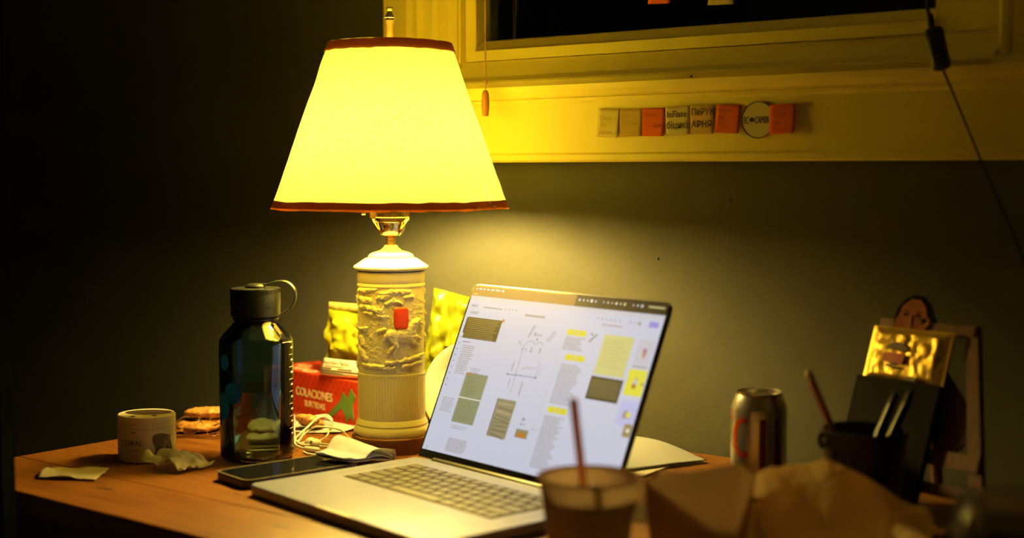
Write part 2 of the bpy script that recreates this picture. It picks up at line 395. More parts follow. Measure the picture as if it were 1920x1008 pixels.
m = MB(); m.lathe([(.0065, .2590), (.0070, .2600), (.0070, .2618), (.0060, .2630), (0, .2630)], 32); m.build('nut', mat('bronze', (.30, .14, .06), .35, metal=1), lamp, smooth=40)
sock = MB(); sock.lathe([(.0085, .2630), (.0128, .2636), (.0140, .2645), (.0165, .2700), (.0183, .2750), (.0190, .2790), (.0198, .2800), (.0198, .2850), (.0192, .2858), (.0192, .3020), (.0198, .3030), (.0198, .3060), (.0165, .3065), (0, .3065)], 48)
so = sock.build('socket', M_brass, lamp, smooth=35)
m = MB(); m.box(-.0245, -.0165, -.0085, -.0005, .2845, .2985); m.build('switch_housing', M_brass, so)
m = MB(); m.tube([(-.022, -.005, .2935), (-.031, -.0055, .2932)], .0018, 10); m.build('switch_stem', M_brass, so, smooth=40)
kn = MB(); kn.lathe([(0, 0), (.0038, 0), (.0043, .0008), (.0043, .0046), (.0038, .0054), (0, .0054)], 20); kn.build('switch_knob', M_brass, so, (-.0300, -.0056, .2920), (0, R(-90), 0), smooth=25)
for s in (-1, 1):                                   # the saddle wires hugging the socket
    m = MB(); m.tube(spline([(s * .0100, -.009, .2640), (s * .0150, -.011, .2720), (s * .0195, -.008, .2800), (s * .0215, 0, .2830), (s * .0230, 0, .2950), (s * .034, 0, .330), (s * .040, 0, .385), (s * .030, 0, .450), (s * .006, 0, .4935)], 6), .0014, 8)
    m.build('harp_arm', M_brass, lamp, smooth=60)
bulb = MB(); bulb.lathe([(.0130, .3065), (.0135, .3180), (.0150, .3260), (.0225, .3420), (.0285, .3570), (.0300, .3680), (.0285, .3800), (.0225, .3900), (.0120, .3965), (0, .3985)], 28)
bulb.build('bulb', mat('bulb_glow', (.9, .9, .8), .4, emit=LAMP_RGB, estr=LAMP_POWER), lamp, smooth=60)
# shade
M_shade = fabric_shade()
def shade_pt(i, j):
    a = 2 * math.pi * i; r = .1435 + (.0735 - .1435) * j; z = .2975 + (.4965 - .2975) * j
    # the seam side is dented near the rim
    d = math.exp(-((i - DENT) / .045) ** 2) * math.exp(-(j / .10) ** 2)
    r -= .006 * d * (1 + .6 * math.sin(i * 140 + j * 60))
    r += .0007 * vn(i * 40, j * 8, 1)
    return (r * math.cos(a), r * math.sin(a), z)
DENT = ((math.atan2(-LY, -LX) + R(58)) % (2 * math.pi)) / (2 * math.pi)
m = MB(); m.grid(shade_pt, 200, 40, wrap=True); sh = m.build('shade', M_shade, lamp, smooth=60)
M_band = paper_mat('tan_ribbon', (.46, .21, .03), .38, 500, .3)
def band(j0, j1, dr, zoff):
    def fn(i, j):
        jj = j0 + (j1 - j0) * (j if j < .5 else 1 - j) * 2
        x, y, z = shade_pt(i, max(0, min(1, jj))); k = (1 + dr / math.hypot(x, y)) if j < .5 else (1 - dr / math.hypot(x, y))
        return (x * k, y * k, z + zoff + .0007 * vn(i * 60, j0 * 9, 4))
    mm = MB(); mm.grid(fn, 200, 8, wrap=True); return mm
band(0, .060, .0011, -.0018).build('bottom_ribbon', M_band, sh, smooth=50)
band(.934, 1.0, .0011, .0012).build('top_ribbon', M_band, sh, smooth=50)
m = MB()
for k in range(3):
    a = 2 * math.pi * k / 3 + .5; m.tube([(.005 * math.cos(a), .005 * math.sin(a), .4945), (.0730 * math.cos(a), .0730 * math.sin(a), .4945)], .0012, 6)
m.lathe([(.002, .4930), (.007, .4932), (.007, .4960), (.002, .4962)], 20); m.build('spider', M_brass, sh, smooth=50)
m = MB(); m.lathe([(.0030, .4960), (.0045, .4985), (.0046, .5000), (.0043, .5003), (.0046, .5006), (.0050, .5150), (.0060, .5220), (.0062, .5232), (.0058, .5236), (.0058, .5262), (.0062, .5266), (.0060, .5276), (.0042, .5300), (.0030, .5330), (.0030, .5345), (.0040, .5362), (.0042, .5378), (.0034, .5393), (0, .5402)], 32)
m.build('finial', mat('finial_brass', (.86, .70, .36), .32, metal=1), lamp, smooth=30)
# plain red sticker on the relief
a0 = PH0 + math.asin((752 - 735) / 63)
def stick(i, j):
    ss = i * 2 - 1; tt = j * 2 - 1
    w = .0088 * (1 - max(0, abs(tt) - .55) ** 2 * 1.2); a = a0 + w * ss / .0425
    rr = .0425 + .0016; return (rr * math.cos(a), rr * math.sin(a), .1655 + .0132 * tt)
m = MB(); m.grid(stick, 10, 10)
tag(m.build('red_sticker', mat('sticker_red', (.62, .055, .02), .4), None, (LX, LY, TZ), smooth=60, solid=.0005), 'small plain red sticker on the ceramic lamp body', 'sticker')

# ------------------------------------------------------------------ laptop
LW, LD, LL = .3213, .2247, .2133
lap = thing('laptop', 'silver laptop standing open with a bright whiteboard page on screen', 'laptop', (-.109, 1.6307, TZ), R(-49.48))
base = MB().prism(roundrect(LW, LD, .011, 0, -LD), .0012, .0120).build('base', M_alu, lap)
md = base.modifiers.new('edge', 'BEVEL'); md.width = .0014; md.segments = 2; md.limit_method = 'ANGLE'
m = MB(); m.prism(roundrect(.252, .100, .003, .0345, -.128), .0120, .0122); m.build('keyboard_well', mat('key_well', (.008, .008, .008), .5), base)
m = MB(); m.prism(roundrect(.135, .082, .004, .093, -.2175), .0120, .01212); m.build('trackpad', mat('trackpad_glass', (.205, .225, .345), .34, metal=.3), base)
m = MB(); m.prism(roundrect(.06, .005, .002, .13, -LD - .0001), .0095, .0121); m.build('lid_notch', mat('notch_grey', (.35, .34, .3), .4, metal=.5), base)
M_key = mat('key_black', (.045, .042, .038), .45)
rows = [[1.5] + [1.0] * 12 + [1.0], [1.0] * 13 + [1.5], [1.5] + [1.0] * 13, [1.8] + [1.0] * 11 + [1.7], [2.3] + [1.0] * 10 + [2.2], [1.05, 1.05, 1.05, 1.25, 5.0, 1.25, 1.05, .93, .93, .94]]
kcache = {}
for ri, row in enumerate(rows):
    unit = .2485 / sum(row); x = .0362; y = -.0298 - ri * .01625
    for w in row:
        kw = round(w * unit, 5)
        if kw not in kcache:
            mm = MB(); a, b = kw - .0020, .0143
            mm.add([(0, 0, 0), (a, 0, 0), (a, -b, 0), (0, -b, 0), (.0008, -.0008, .0011), (a - .0008, -.0008, .0011), (a - .0008, -b + .0008, .0011), (.0008, -b + .0008, .0011)],
                   [(4, 5, 6, 7), (0, 1, 5, 4), (1, 2, 6, 5), (2, 3, 7, 6), (3, 0, 4, 7)])
            kcache[kw] = mm.build('key', M_key, base, (x + .001, y, .0122)).data
        else: link('key', kcache[kw], base, (x + .001, y, .0122))
        x += kw
for x0 in (.012, LW - .012 - .014):                  # speaker grilles
    mm = MB()
    for i in range(4):
        for j in range(26): mm.box(x0 + i * .004, x0 + i * .004 + .0015, -.030 - j * .0037, -.0285 - j * .0037, .0120, .01208)
    o = mm.build('speaker_grille', mat('grille_dark', (.15, .15, .14), .6), base); o['kind'] = 'stuff'
m = MB(); m.tube([(.03, .0005, .0105), (LW - .03, .0005, .0105)], .0046, 14); m.build('hinge', M_black, lap, smooth=50)
lid = MB(); lid.prism(roundrect(LW, LL, .0105, 0, 0, only=(0, 1)), -.0042, 0)
lid = lid.build('lid', M_alu, lap, (0, 0, .0125), (R(66.83), 0, 0))
md = lid.modifiers.new('edge', 'BEVEL'); md.width = .0009; md.segments = 2; md.limit_method = 'ANGLE'
m = MB(); m.prism(roundrect(LW - .0022, LL - .0020, .0096, .0011, .0002, only=(0, 1)), 0, .0004); m.build('bezel', mat('bezel_glass', (.006, .006, .007), .12), lid)
# screen picture: flat print in lit colours, coordinates in millimetres on the lid
SC = {'page': (.52, .54, .66), 'bar': (.33, .155, .035), 'bardark': (.018, .010, .008), 'ink': (.22, .19, .19), 'faint': (.31, .285, .28), 'strong': (.09, .06, .055), 'black': (.016, .010, .006),
      'gold': (.30, .22, .07), 'green': (.225, .245, .135), 'greenink': (.15, .165, .09), 'orange': (.42, .16, .02), 'photo': (.255, .225, .125), 'photod': (.16, .135, .075), 'photol': (.36, .31, .19),
      'yellow': (.66, .58, .008), 'pale': (.56, .53, .20), 'paleink': (.45, .41, .16), 'darkcard': (.085, .078, .035), 'darkedge': (.02, .012, .008), 'grey': (.50, .49, .56), 'brightyellow': (.68, .64, .05),
      'lav': (.46, .46, .72), 'violet': (.30, .24, .66), 'white': (.78, .76, .74), 'mauve': (.35, .25, .30), 'band': (.52, .52, .58), 'red': (.45, .06, .02)}
keys = list(SC); smats = [emat('screen_' + k, SC[k]) for k in keys]
s = MB()
def px(x0, y0, x1, y1, k, lv=1): s.rect(min(x0, x1) / 1e3, min(y0, y1) / 1e3, max(x0, x1) / 1e3, max(y0, y1) / 1e3, .00048 + .00004 * lv, keys.index(k))
def ln(x0, y0, x1, y1, k, w=.5, lv=3):
    d = Vector((x1 - x0, y1 - y0)); n = Vector((-d.y, d.x)).normalized() * w / 2
    s.quad(*[(p[0] / 1e3, p[1] / 1e3, .00048 + .00004 * lv) for p in ((x0 - n.x, y0 - n.y), (x1 - n.x, y1 - n.y), (x1 + n.x, y1 + n.y), (x0 + n.x, y0 + n.y))], keys.index(k))
def dot(x, y, r, k, lv=3, n=10):
    s.add([(x / 1e3 + r / 1e3 * math.cos(2 * math.pi * i / n), y / 1e3 + r / 1e3 * math.sin(2 * math.pi * i / n), .00048 + .00004 * lv) for i in range(n)], [tuple(range(n))], keys.index(k))
def para(x0, y0, x1, y1, pitch, k='ink', w=.7, ragged=.25, lv=2):
    y = y0
    while y > y1:
        x = x0; end = x1 - (x1 - x0) * ragged * random.random()
        while x < end - 1:
            wl = random.uniform(1.5, 5); px(x, y, min(x + wl, end), y - w, k, lv); x += wl + random.uniform(.4, .9)
        y -= pitch
px(3.6, 9.5, 317.6, 198.3, 'page', 0); px(3.6, 198.3, 181, 210.6, 'bar', 0); px(181, 198.3, 317.6, 210.6, 'bardark', 0)
px(3.6, 193, 317.6, 198.3, 'band', 1); px(178, 160, 179.2, 10, 'band', 1); px(214, 10, 214.8, 60, 'band', 1)
for x in (8, 10.7, 13.4): dot(x, 200.6, .9, 'brightyellow')
x = 9.0
for w in (1.6, 5, 3, 4.5, 5, 7.5, 4.5): px(x, 207.9, x + w, 206.2, 'white', 2); x += w + 3.2
for i in range(16):
    if i not in (5, 12): dot(187 + i * 6.3, 205.9, random.choice((1.0, 1.4, 1.8)), random.choice(('white', 'pale', 'grey')))
px(291, 206.7, 314, 205.1, 'pale', 2)
for i in range(6): dot(223 + i * 6.6, 187.3, 1.1, 'faint')
for i in range(3): dot(272 + i * 6, 187.3, 1.1, 'faint')
dot(285, 187, 1.9, 'gold'); px(298.8, 190.4, 312, 184.2, 'violet', 2); px(232, 181.8, 262, 180.6, 'faint', 2)
para(32, 186, 66, 184.6, 3, 'ink', 1.2, 0); 
for i in range(4): dot(72 + i * 6, 186, 1.1, 'faint')
px(11, 172, 72.6, 146.1, 'black', 2); px(8.6, 171.6, 12, 152, 'black', 2)
y = 170
while y > 148: 
    px(11.5, y, 62 + 9 * random.random(), y - .5, 'gold', 3); y -= 2.2
dot(74.2, 172, 2.2, 'orange', 4)
px(14, 142.2, 28, 141.2, 'ink', 2); para(17, 137.6, 42, 103, 2.55, 'faint', 1.1, .35); para(44, 112, 64, 107, 2.4, 'faint', .9)
for i in range(9): dot(8.7, 147 - i * 7.4, 1.0, 'ink')
px(39, 106.2, 78.2, 47.3, 'green', 2); px(39, 77.0, 78.4, 76.0, 'white', 3); px(39, 106.2, 48, 104.2, 'orange', 3)
para(43, 102, 70, 80, 2.7, 'greenink', .8, .6, 3); para(43, 72, 72, 50, 2.9, 'greenink', .7, .3, 3)
para(12, 73.4, 36, 56.5, 2.2, 'faint', .9); para(43, 43.5, 76, 38.5, 2.6, 'faint', .9, .5)
para(44, 28.4, 81, 12.5, 2.0, 'faint', 1.1, .2); px(10, 14, 12.2, 13.3, 'ink', 2); px(10, 12, 12.2, 11.3, 'ink', 2)
px(107, 183, 141, 180.6, 'faint', 2)
ln(121.4, 150, 123.2, 92, 'ink', .55); ln(107.5, 112, 157, 113.2, 'strong', .6); dot(109, 112, 1.1, 'strong'); dot(123, 112.3, .8, 'strong'); dot(131, 112.5, .8, 'strong'); ln(154, 114.6, 157.4, 113.2, 'strong', .5); ln(154, 111.8, 157.4, 113.2, 'strong', .5)
ln(128.7, 171.5, 123.4, 156, 'faint', 1.6); ln(131, 171, 127, 160, 'faint', .6); ln(155.5, 155, 163.5, 168, 'ink', .8); ln(159.5, 155, 166.5, 167, 'faint', .8)
for (xa, ya, xb, yb) in ((133, 163.5, 133.4, 159.5), (133.2, 161.6, 136, 163), (133.2, 161.3, 136.2, 159.6), (137, 161.5, 139, 160), (139, 160, 140.5, 161.6), (141.5, 160, 143.5, 161.8), (143.5, 161.8, 145, 160), (138, 156.5, 141, 156), (138.5, 154.8, 141, 155.4)): ln(xa, ya, xb, yb, 'strong', .6)
for i in range(10):
    a, b = math.pi * (1 - i / 10), math.pi * (1 - (i + 1) / 10); ln(131 + 7 * math.cos(a), 148.5 + 4.5 * math.sin(a), 131 + 7 * math.cos(b), 148.5 + 4.5 * math.sin(b), 'ink', .6); ln(146 + 6 * math.cos(a), 149 + 4 * math.sin(a), 146 + 6 * math.cos(b), 149 + 4 * math.sin(b), 'ink', .6)
for p in (((126, 144.5), (127, 141)), ((120, 141), (121.5, 145))): ln(*p[0], *p[1], 'ink', .9)
cur = [(129, 120), (133, 121), (138, 123.5), (142, 122), (147, 123.5), (152, 123.0)]
for a, b in zip(cur, cur[1:]): ln(*a, *b, 'faint', .6)
ln(154, 132, 155.5, 113, 'faint', .6); ln(158.5, 128, 159.5, 116, 'faint', .6); ln(114, 127, 113.5, 116, 'faint', 1.4); ln(115, 109, 117, 97, 'faint', .9); ln(137, 106, 138, 90, 'faint', 1.6); ln(111, 152, 118, 146, 'faint', .7); ln(111, 146, 112, 152, 'faint', .7)
px(105.8, 83.6, 137.4, 40, 'photo', 2); px(105.8, 83.6, 107, 42, 'strong', 3)
for i in range(9): ln(108 + random.random() * 3, 78 - i * 4.3, 134 + random.random() * 3, 77 - i * 4.3 + random.uniform(-3, 3), random.choice(('photod', 'photol')), random.uniform(.8, 2.2))
px(151, 54.6, 170.8, 45, 'photo', 2); px(154, 51, 168, 45.8, 'orange', 3)
ln(155, 66, 159, 66.5, 'strong', 1.1); ln(159, 66.5, 156.5, 63.5, 'strong', .9); ln(154, 60.5, 158, 59.2, 'strong', .9); ln(160, 61.2, 161.5, 59.5, 'strong', 1); ln(176, 57.2, 186, 57.4, 'faint', .5); dot(175.5, 57, .9, 'ink')
for yy, x0 in ((172, 183), (144.3, 191.8), (85.2, 189.5)): px(x0, yy, x0 + 29.5, yy - 6.4, 'yellow', 2); px(x0 + 7, yy - 2.4, x0 + 22, yy - 4, 'pale', 3)
para(183, 163.5, 214, 148.5, 2.2, 'faint', 1.1); para(189, 133, 224, 88.5, 2.5, 'faint', 1.2, .3); para(188, 74.5, 220, 19, 2.4, 'faint', 1.2, .3)
px(240.8, 171.2, 284.5, 127.4, 'pale', 2); para(244, 166, 280, 137, 3.6, 'paleink', 1.0, .3, 3)
px(239.4, 125.2, 286.6, 100.2, 'darkedge', 2); px(241.5, 123.0, 284.5, 102.5, 'darkcard', 3)
px(292, 170.6, 313.4, 143.5, 'grey', 2); px(292, 142.4, 313.4, 140.8, 'faint', 2); dot(304, 158.5, 3.2, 'mauve'); dot(304, 155, 2.2, 'orange', 4); dot(303, 160, 1.4, 'red', 4); dot(304.5, 151.5, 1.2, 'orange', 4)
px(290.5, 138.7, 316.2, 110.8, 'brightyellow', 2); dot(303, 124, 3.6, 'grey'); dot(302.5, 121, 3, 'orange', 4); dot(303.5, 129, 1.6, 'mauve', 4); dot(314, 124, 1.8, 'gold', 4)
px(291.8, 105.4, 316.8, 79, 'lav', 2); dot(303, 91, 4.4, 'mauve'); dot(307, 91, 3.2, 'brightyellow', 4); px(298, 88, 311, 87, 'mauve', 4)
px(306, 81.8, 317, 68.4, 'gold', 3); dot(312, 75.2, 2.2, 'white', 4)
ln(229.5, 170, 224, 164.5, 'strong', 1.3); ln(224, 164.5, 220, 160.5, 'mauve', 2.6); ln(219, 171, 223, 168, 'strong', .8); ln(223, 171, 223, 168, 'strong', .8)
si = s.build('screen', smats, lid)
for body, size, x, y, k in (('miro', 6.2, 9.3, 184.6, 'strong'), ('CASKET', 4.4, 10.6, 176.2, 'strong'), ('2', 7.5, 133.3, 140.8, 'strong'), ('3', 7.5, 147.3, 140.8, 'strong')):
    text('screen_lettering', body, size / 1e3, MATS['screen_' + k], lid, (x / 1e3, y / 1e3, .0006), extrude=0)

# ------------------------------------------------------------------ water bottle
BX, BY = -.304, 1.6792
bot = thing('water_bottle', 'blue-grey see-through water bottle with black loop cap, half full', 'bottle', (BX, BY, TZ))
def thin_plastic(name, col, rough=.05, ior=1.5):
    m = bpy.data.materials.new(name); m.use_nodes = True; nt = m.node_tree
    for n in list(nt.nodes):
        if n.type == 'BSDF_PRINCIPLED': nt.nodes.remove(n)
    out = [n for n in nt.nodes if n.type == 'OUTPUT_MATERIAL'][0]
    t = nt.nodes.new('ShaderNodeBsdfTransparent'); t.inputs[0].default_value = (*col, 1)
    g = nt.nodes.new('ShaderNodeBsdfGlossy'); g.inputs['Roughness'].default_value = rough; g.inputs[0].default_value = (1, 1, 1, 1)
    f = nt.nodes.new('ShaderNodeFresnel'); f.inputs[0].default_value = ior; mx = nt.nodes.new('ShaderNodeMixShader')
    nt.links.new(f.outputs[0], mx.inputs[0]); nt.links.new(t.outputs[0], mx.inputs[1]); nt.links.new(g.outputs[0], mx.inputs[2]); nt.links.new(mx.outputs[0], out.inputs[0])
    return m
M_tritan = thin_plastic('smoky_blue_plastic', (.57, .70, .77))
outer = [(.0, .0030), (.020, .0015), (.034, .0), (.0395, .0012), (.0428, .0055), (.0436, .010), (.0436, .1375), (.0426, .1435), (.0395, .1482), (.0282, .1605), (.0255, .1640), (.0245, .1670), (.0245, .1820)]
inner = [(.0225, .1820), (.0225, .1660), (.0262, .1592), (.0380, .1468), (.0410, .1425), (.0418, .1370), (.0418, .011), (.0410, .0075), (.038, .0045), (.020, .0045), (.0, .0050)]
m = MB(); m.lathe(outer + inner, 64); m.build('body', M_tritan, bot, smooth=45)
m = MB(); m.lathe([(0, .0056), (.020, .0052), (.0375, .0052), (.0404, .0080), (.0412, .0115), (.0412, .0835), (.0414, .0845), (0, .0842)], 64)
m.build('water', mat('water', (.93, .97, .97), 0, trans=1, ior=1.33), bot, smooth=45)
m = MB(); m.lathe([(.0262, .1660), (.0270, .1665), (.0270, .1685), (.0262, .1690)], 48); m.build('neck_ring', M_black, bot, smooth=40)
m = MB(); prof = [(.0285, .1705), (.0290, .1712), (.0290, .1815), (.0294, .1820), (.0294, .2010), (.0286, .2035), (.0240, .2040), (.0150, .2040), (0, .2040)]
m.lathe(prof, 60); cap = m.build('cap', M_black, bot, smooth=30)
rid = MB(); rid.box(.0292, .0298, -.0006, .0006, .1985, .2032); rd = None
for k in range(60):
    a = 2 * math.pi * k / 60
    if rd is None: rd = rid.build('grip_rib', M_black, cap, rot=(0, 0, a)).data
    else: link('grip_rib', rd, cap, (0, 0, 0), (0, 0, a))
m = MB(); m.lathe([(.0125, .2040), (.0125, .2062), (.010, .2082), (.0055, .2090), (0, .2092)], 32); m.build('swivel_button', M_black, cap, smooth=40)
st = spline([(.004, 0, .2080), (.014, -.001, .2078), (.026, -.002, .2112), (.038, -.003, .2108), (.0465, -.004, .2035), (.0480, -.004, .1930), (.044, -.003, .1830), (.036, -.002, .1755), (.0275, 0, .1705), (.025, .002, .1685)], 7)
m = MB(); m.tube(st, .0042, 10, flat=.36); m.build('loop_strap', M_black, bot, smooth=60)
# white scale marks down the right side and blue print on the left
M_scale = mat('scale_print', (.75, .78, .72), .5); M_blue = mat('blue_print', (.01, .16, .85), .5)
FC = math.atan2(-BY, -BX); M_blue = paper_mat('blue_print_film', (.02, .16, .95), .55, 40, .02)
def patch(mb, a_c, wa, z0, z1, r=.0437, n=4, mi=0):
    mb.grid(lambda i, j: ((r) * math.cos(a_c + wa * (i - .5)), (r) * math.sin(a_c + wa * (i - .5)), z0 + (z1 - z0) * j), n, 2, mi)
for k in range(8):
    mb = MB(); z = .1400 - k * .0146; patch(mb, FC + R(68), R(14), z, z + .0007); mb.build('scale_mark', M_scale, bot)
    mb = MB(); patch(mb, FC + R(71), R(9), z - .0072, z - .0050); mb.build('scale_number', M_scale, bot)
mb = MB(); patch(mb, FC + R(55), R(22), .1410, .1418, n=6); mb.build('scale_title', M_scale, bot)
def blob(mb, a_c, z_c, ra, rz, r=.0437):
    mb.grid(lambda i, j: (r * math.cos(a_c + ra * (.02 + .98 * j) * math.cos(2 * math.pi * i) / r), r * math.sin(a_c + ra * (.02 + .98 * j) * math.cos(2 * math.pi * i) / r), z_c + rz * (.02 + .98 * j) * math.sin(2 * math.pi * i)), 20, 3, wrap=True)
for (a, z, ra, rz) in ((-58, .119, .0085, .0095), (-40, .083, .0130, .0125), (-62, .067, .0120, .0160)):
    mb = MB(); blob(mb, FC + R(a), z, ra, rz); mb.build('blue_logo', M_blue, bot, smooth=60)

# ------------------------------------------------------------------ jar
JX, JY = -.4349, 1.6762
jar = thing('jar', 'small pale screw-top jar with dark print on its side', 'jar', (JX, JY, TZ))
M_jar = mat('jar_plastic', (.78, .68, .50), .45)
m = MB(); m.lathe([(0, 0), (.0315, 0), (.0335, .0015), (.0338, .004), (.0338, .0405), (.0325, .0415), (0, .0415)], 56); m.build('body', M_jar, jar, smooth=40)
m = MB(); m.lathe([(.0330, .0412), (.0338, .0417), (.0338, .0455), (.0331, .0459), (.0331, .0463), (.0338, .0467), (.0338, .0535), (.0328, .0545), (.0312, .0545), (.0308, .0541), (0, .0541)], 56)
lidj = m.build('lid', M_jar, jar, smooth=35)
m = MB(); m.prism([(.0275 * math.cos(t), .009 + .0175 * math.sin(t)) for t in np.linspace(0, 2 * math.pi, 40)[:-1]], .0541, .0544); m.build('dark_disc', mat('lid_dark', (.05, .03, .02), .5), lidj)
for x, y in ((-.011, -.0205), (.013, -.0150)):
    m = MB(); m.prism([(x + .0032 * math.cos(t), y + .0032 * math.sin(t)) for t in np.linspace(0, 2 * math.pi, 14)[:-1]], .0541, .0545); m.build('dark_spot', MATS['lid_dark'], lidj)
FJ = math.atan2(-JY, -JX)
M_jink = mat('jar_ink', (.09, .07, .05), .6)
text('lettering', 'CORAL', .0088, M_jink, jar, (0, 0, .0215), bend=(.0339, FJ - R(58)), xs=1.05)
mb = MB(); patch(mb, FJ - R(30), R(34), .0162, .0168, .0340, 8); mb.build('fine_print', M_jink, jar)
mb = MB(); patch(mb, FJ - R(28), R(10), .0365, .0376, .0340, 8); mb.build('fine_print', M_jink, jar)
def pic(i, j):
    a = FJ + R(13 + 42 * i) + R(3) * math.sin(j * 6); rr = .0340; return (rr * math.cos(a), rr * math.sin(a), .0100 + .0235 * j + .0015 * math.sin(i * 5))
mb = MB(); mb.grid(pic, 10, 6); mb.build('printed_picture', mat('picture_dark', (.10, .075, .06), .5, noise=(120, (.32, .26, .18), .5, .7, U1)), jar, smooth=60)

# ------------------------------------------------------------------ paper things
def sheet(name, c, label, cat, m, z=0, nx=24, ny=16, amp=.003, sc=3, seed=0, thick=.0007, extra=None, group=None):
    """four world corners (front-left, front-right, back-right, back-left), bent and creased"""
    c = [Vector((p[0], p[1], p[2])) for p in c]; o = sum(c, Vector()) / 4; o.z = 0
    def fn(i, j):
        p = c[0] * (1 - i) * (1 - j) + c[1] * i * (1 - j) + c[2] * i * j + c[3] * (1 - i) * j - o
        p.z = max(.0006, p.z + amp * abs(fbm(i * sc + seed, j * sc * .7 + seed * 3.1, seed, 3)))
        if extra: p = extra(p, i, j)
        return p
    mb = MB(); mb.grid(fn, nx, ny)
    ob = mb.build(name, m, None, (o.x, o.y, TZ + z), smooth=50, solid=thick)
    return tag(ob, label, cat, group)
M_napkin = paper_mat('napkin_tissue', (.60, .61, .66), .3, 300, .3)
M_paper = paper_mat('office_paper', (.42, .44, .46), .15, 40, .05)
M_news = mat('printed_paper', (.60, .56, .42), .8, noise=(180, (.28, .25, .17), .5, .62, (1, 3, 1)))
M_receipt = paper_mat('receipt', (.62, .55, .34), .2, 120, .2)
sheet('receipt', [(-.5274, 1.5606, .002), (-.4600, 1.5497, .002), (-.4602, 1.6059, .002), (-.5321, 1.6023, .004)], 'small creased receipt lying flat at the left edge of the table', 'receipt', M_receipt, amp=.004, sc=2.2, seed=2)
def nap1(p, i, j):
    p.z += .013 * max(0, 1 - abs(i - .30) * 3.2) * max(0, 1 - abs(j - .55) * 2.0) + .003 * abs(vn(i * 5, j * 5, 4)); return p
sheet('crumpled_napkin', [(-.4290, 1.6200, .006), (-.3720, 1.5850, .002), (-.3440, 1.6270, .003), (-.3930, 1.6390, .010)], 'crumpled paper napkin lying in front of the jar', 'napkin', paper_mat('napkin_cream', (.88, .84, .64), .3, 300, .3), nx=40, ny=30, amp=.010, sc=3.2, seed=5, extra=nap1)
# folded napkin: three layers with a rolled fold at the right end
nk = thing('folded_napkin', 'white folded paper napkin lying across the phone beside the lamp foot', 'napkin', (-.185, 1.645, TZ))
def nap2(lift, inset):
    A, B, Cc, Dd = (Vector(p) for p in ((-.2276, 1.6216, .0145), (-.1830, 1.5830, .0145), (-.1395, 1.6480, .0035), (-.1960, 1.6760, .0125)))
    def fn(i, j):
        ii = i * (1 - inset); p = A * (1 - ii) * (1 - j) + B * (1 - ii) * j + Cc * ii * j + Dd * ii * (1 - j) if False else (A * (1 - j) + B * j) * (1 - ii) + (Dd * (1 - j) + Cc * j) * ii
        p = p - Vector((-.185, 1.645, 0)); arch = math.sin(math.pi * min(1, max(0, (ii - .35) / .65))) if ii > .35 else 0
        p.z += lift * (1 + 3.5 * arch * (1 - .35 * j)) + .0012 * vn(i * 6, j * 5, lift * 900); return p
    return fn
for k, (lift, ins) in enumerate(((.0006, 0), (.0022, .02), (.0042, 0))):
    mb = MB(); mb.grid(nap2(lift, ins), 30, 18); mb.build('layer', M_napkin, nk, smooth=60, solid=.0006)
mb = MB()
A = Vector((-.1960, 1.6760, 0)) - Vector((-.185, 1.645, 0)); B = Vector((-.1395, 1.6480, 0)) - Vector((-.185, 1.645, 0)); dr = Vector((.45, .89, 0))
def roll(i, j):
    t = -math.pi / 2 + math.pi * i; rr = .0058 + .002 * j; p = A * (1 - j) + B * j
    return p + dr * (rr * math.cos(t) * .8) + Vector((0, 0, .0100 - .0015 * j + rr * math.sin(t)))
mb.grid(roll, 14, 16); mb.build('fold', M_napkin, nk, smooth=60, solid=.0006)
# papers by the wall
def curl(p, i, j):
    p.z += .006 * math.sin(i * 3.0) * j + .010 * j * j * (1 - i); return p
sheet('sheet_of_paper', [(.1040, 1.5740, .0050), (.2283, 1.6480, .0035), (.2130, 1.6700, .0060), (.1230, 1.7330, .0080)], 'pale sheet of paper curling up at the wall behind the laptop', 'paper', M_paper, amp=.0015, sc=1.5, seed=9, extra=curl, nx=30, ny=20)
sheet('printed_leaflet', [(.1080, 1.5890, .0012), (.1475, 1.5700, .0012), (.1820, 1.6230, .0012), (.1447, 1.6500, .0012)], 'folded printed leaflet sticking out under the pale sheet', 'leaflet', M_news, amp=.0006, sc=2, seed=3, thick=.0018)
sheet('white_paper', [(-.2980, 1.8420, .001), (-.2300, 1.8290, .001), (-.1990, 1.8650, .001), (-.3050, 1.9600, .001)], 'white paper sheet lying in front of the red box', 'paper', M_paper, amp=.004, sc=1.4, seed=12)

# ------------------------------------------------------------------ phone
ph = thing('phone', 'black phone in a dark case lying beside the laptop', 'phone', (-.2850, 1.5050, TZ), R(40.5))
b = MB().prism(roundrect(.148, .070, .011, 0, 0), 0, .0095).build('case', mat('phone_case', (.045, .042, .032), .4), ph)
md = b.modifiers.new('edge', 'BEVEL'); md.width = .0016; md.segments = 2; md.limit_method = 'ANGLE'
m = MB(); m.prism(roundrect(.1425, .0645, .009, .00275, .00275), .0095, .0099); m.build('glass', mat('phone_glass', (.008, .008, .009), .07), ph)
rim = MB(); o_, i_ = roundrect(.148, .070, .011), roundrect(.1435, .0655, .009, .00225, .00225); n_ = len(o_)
rim.add([(x, y, .0095) for x, y in o_] + [(x, y, .0106) for x, y in o_] + [(x, y, .0106) for x, y in i_] + [(x, y, .0095) for x, y in i_], [(r * n_ + k, r * n_ + (k + 1) % n_, (r + 1) * n_ + (k + 1) % n_, (r + 1) * n_ + k) for r in range(3) for k in range(n_)])
rim.build('raised_rim', mat('case_rim', (.16, .14, .09), .3), ph)

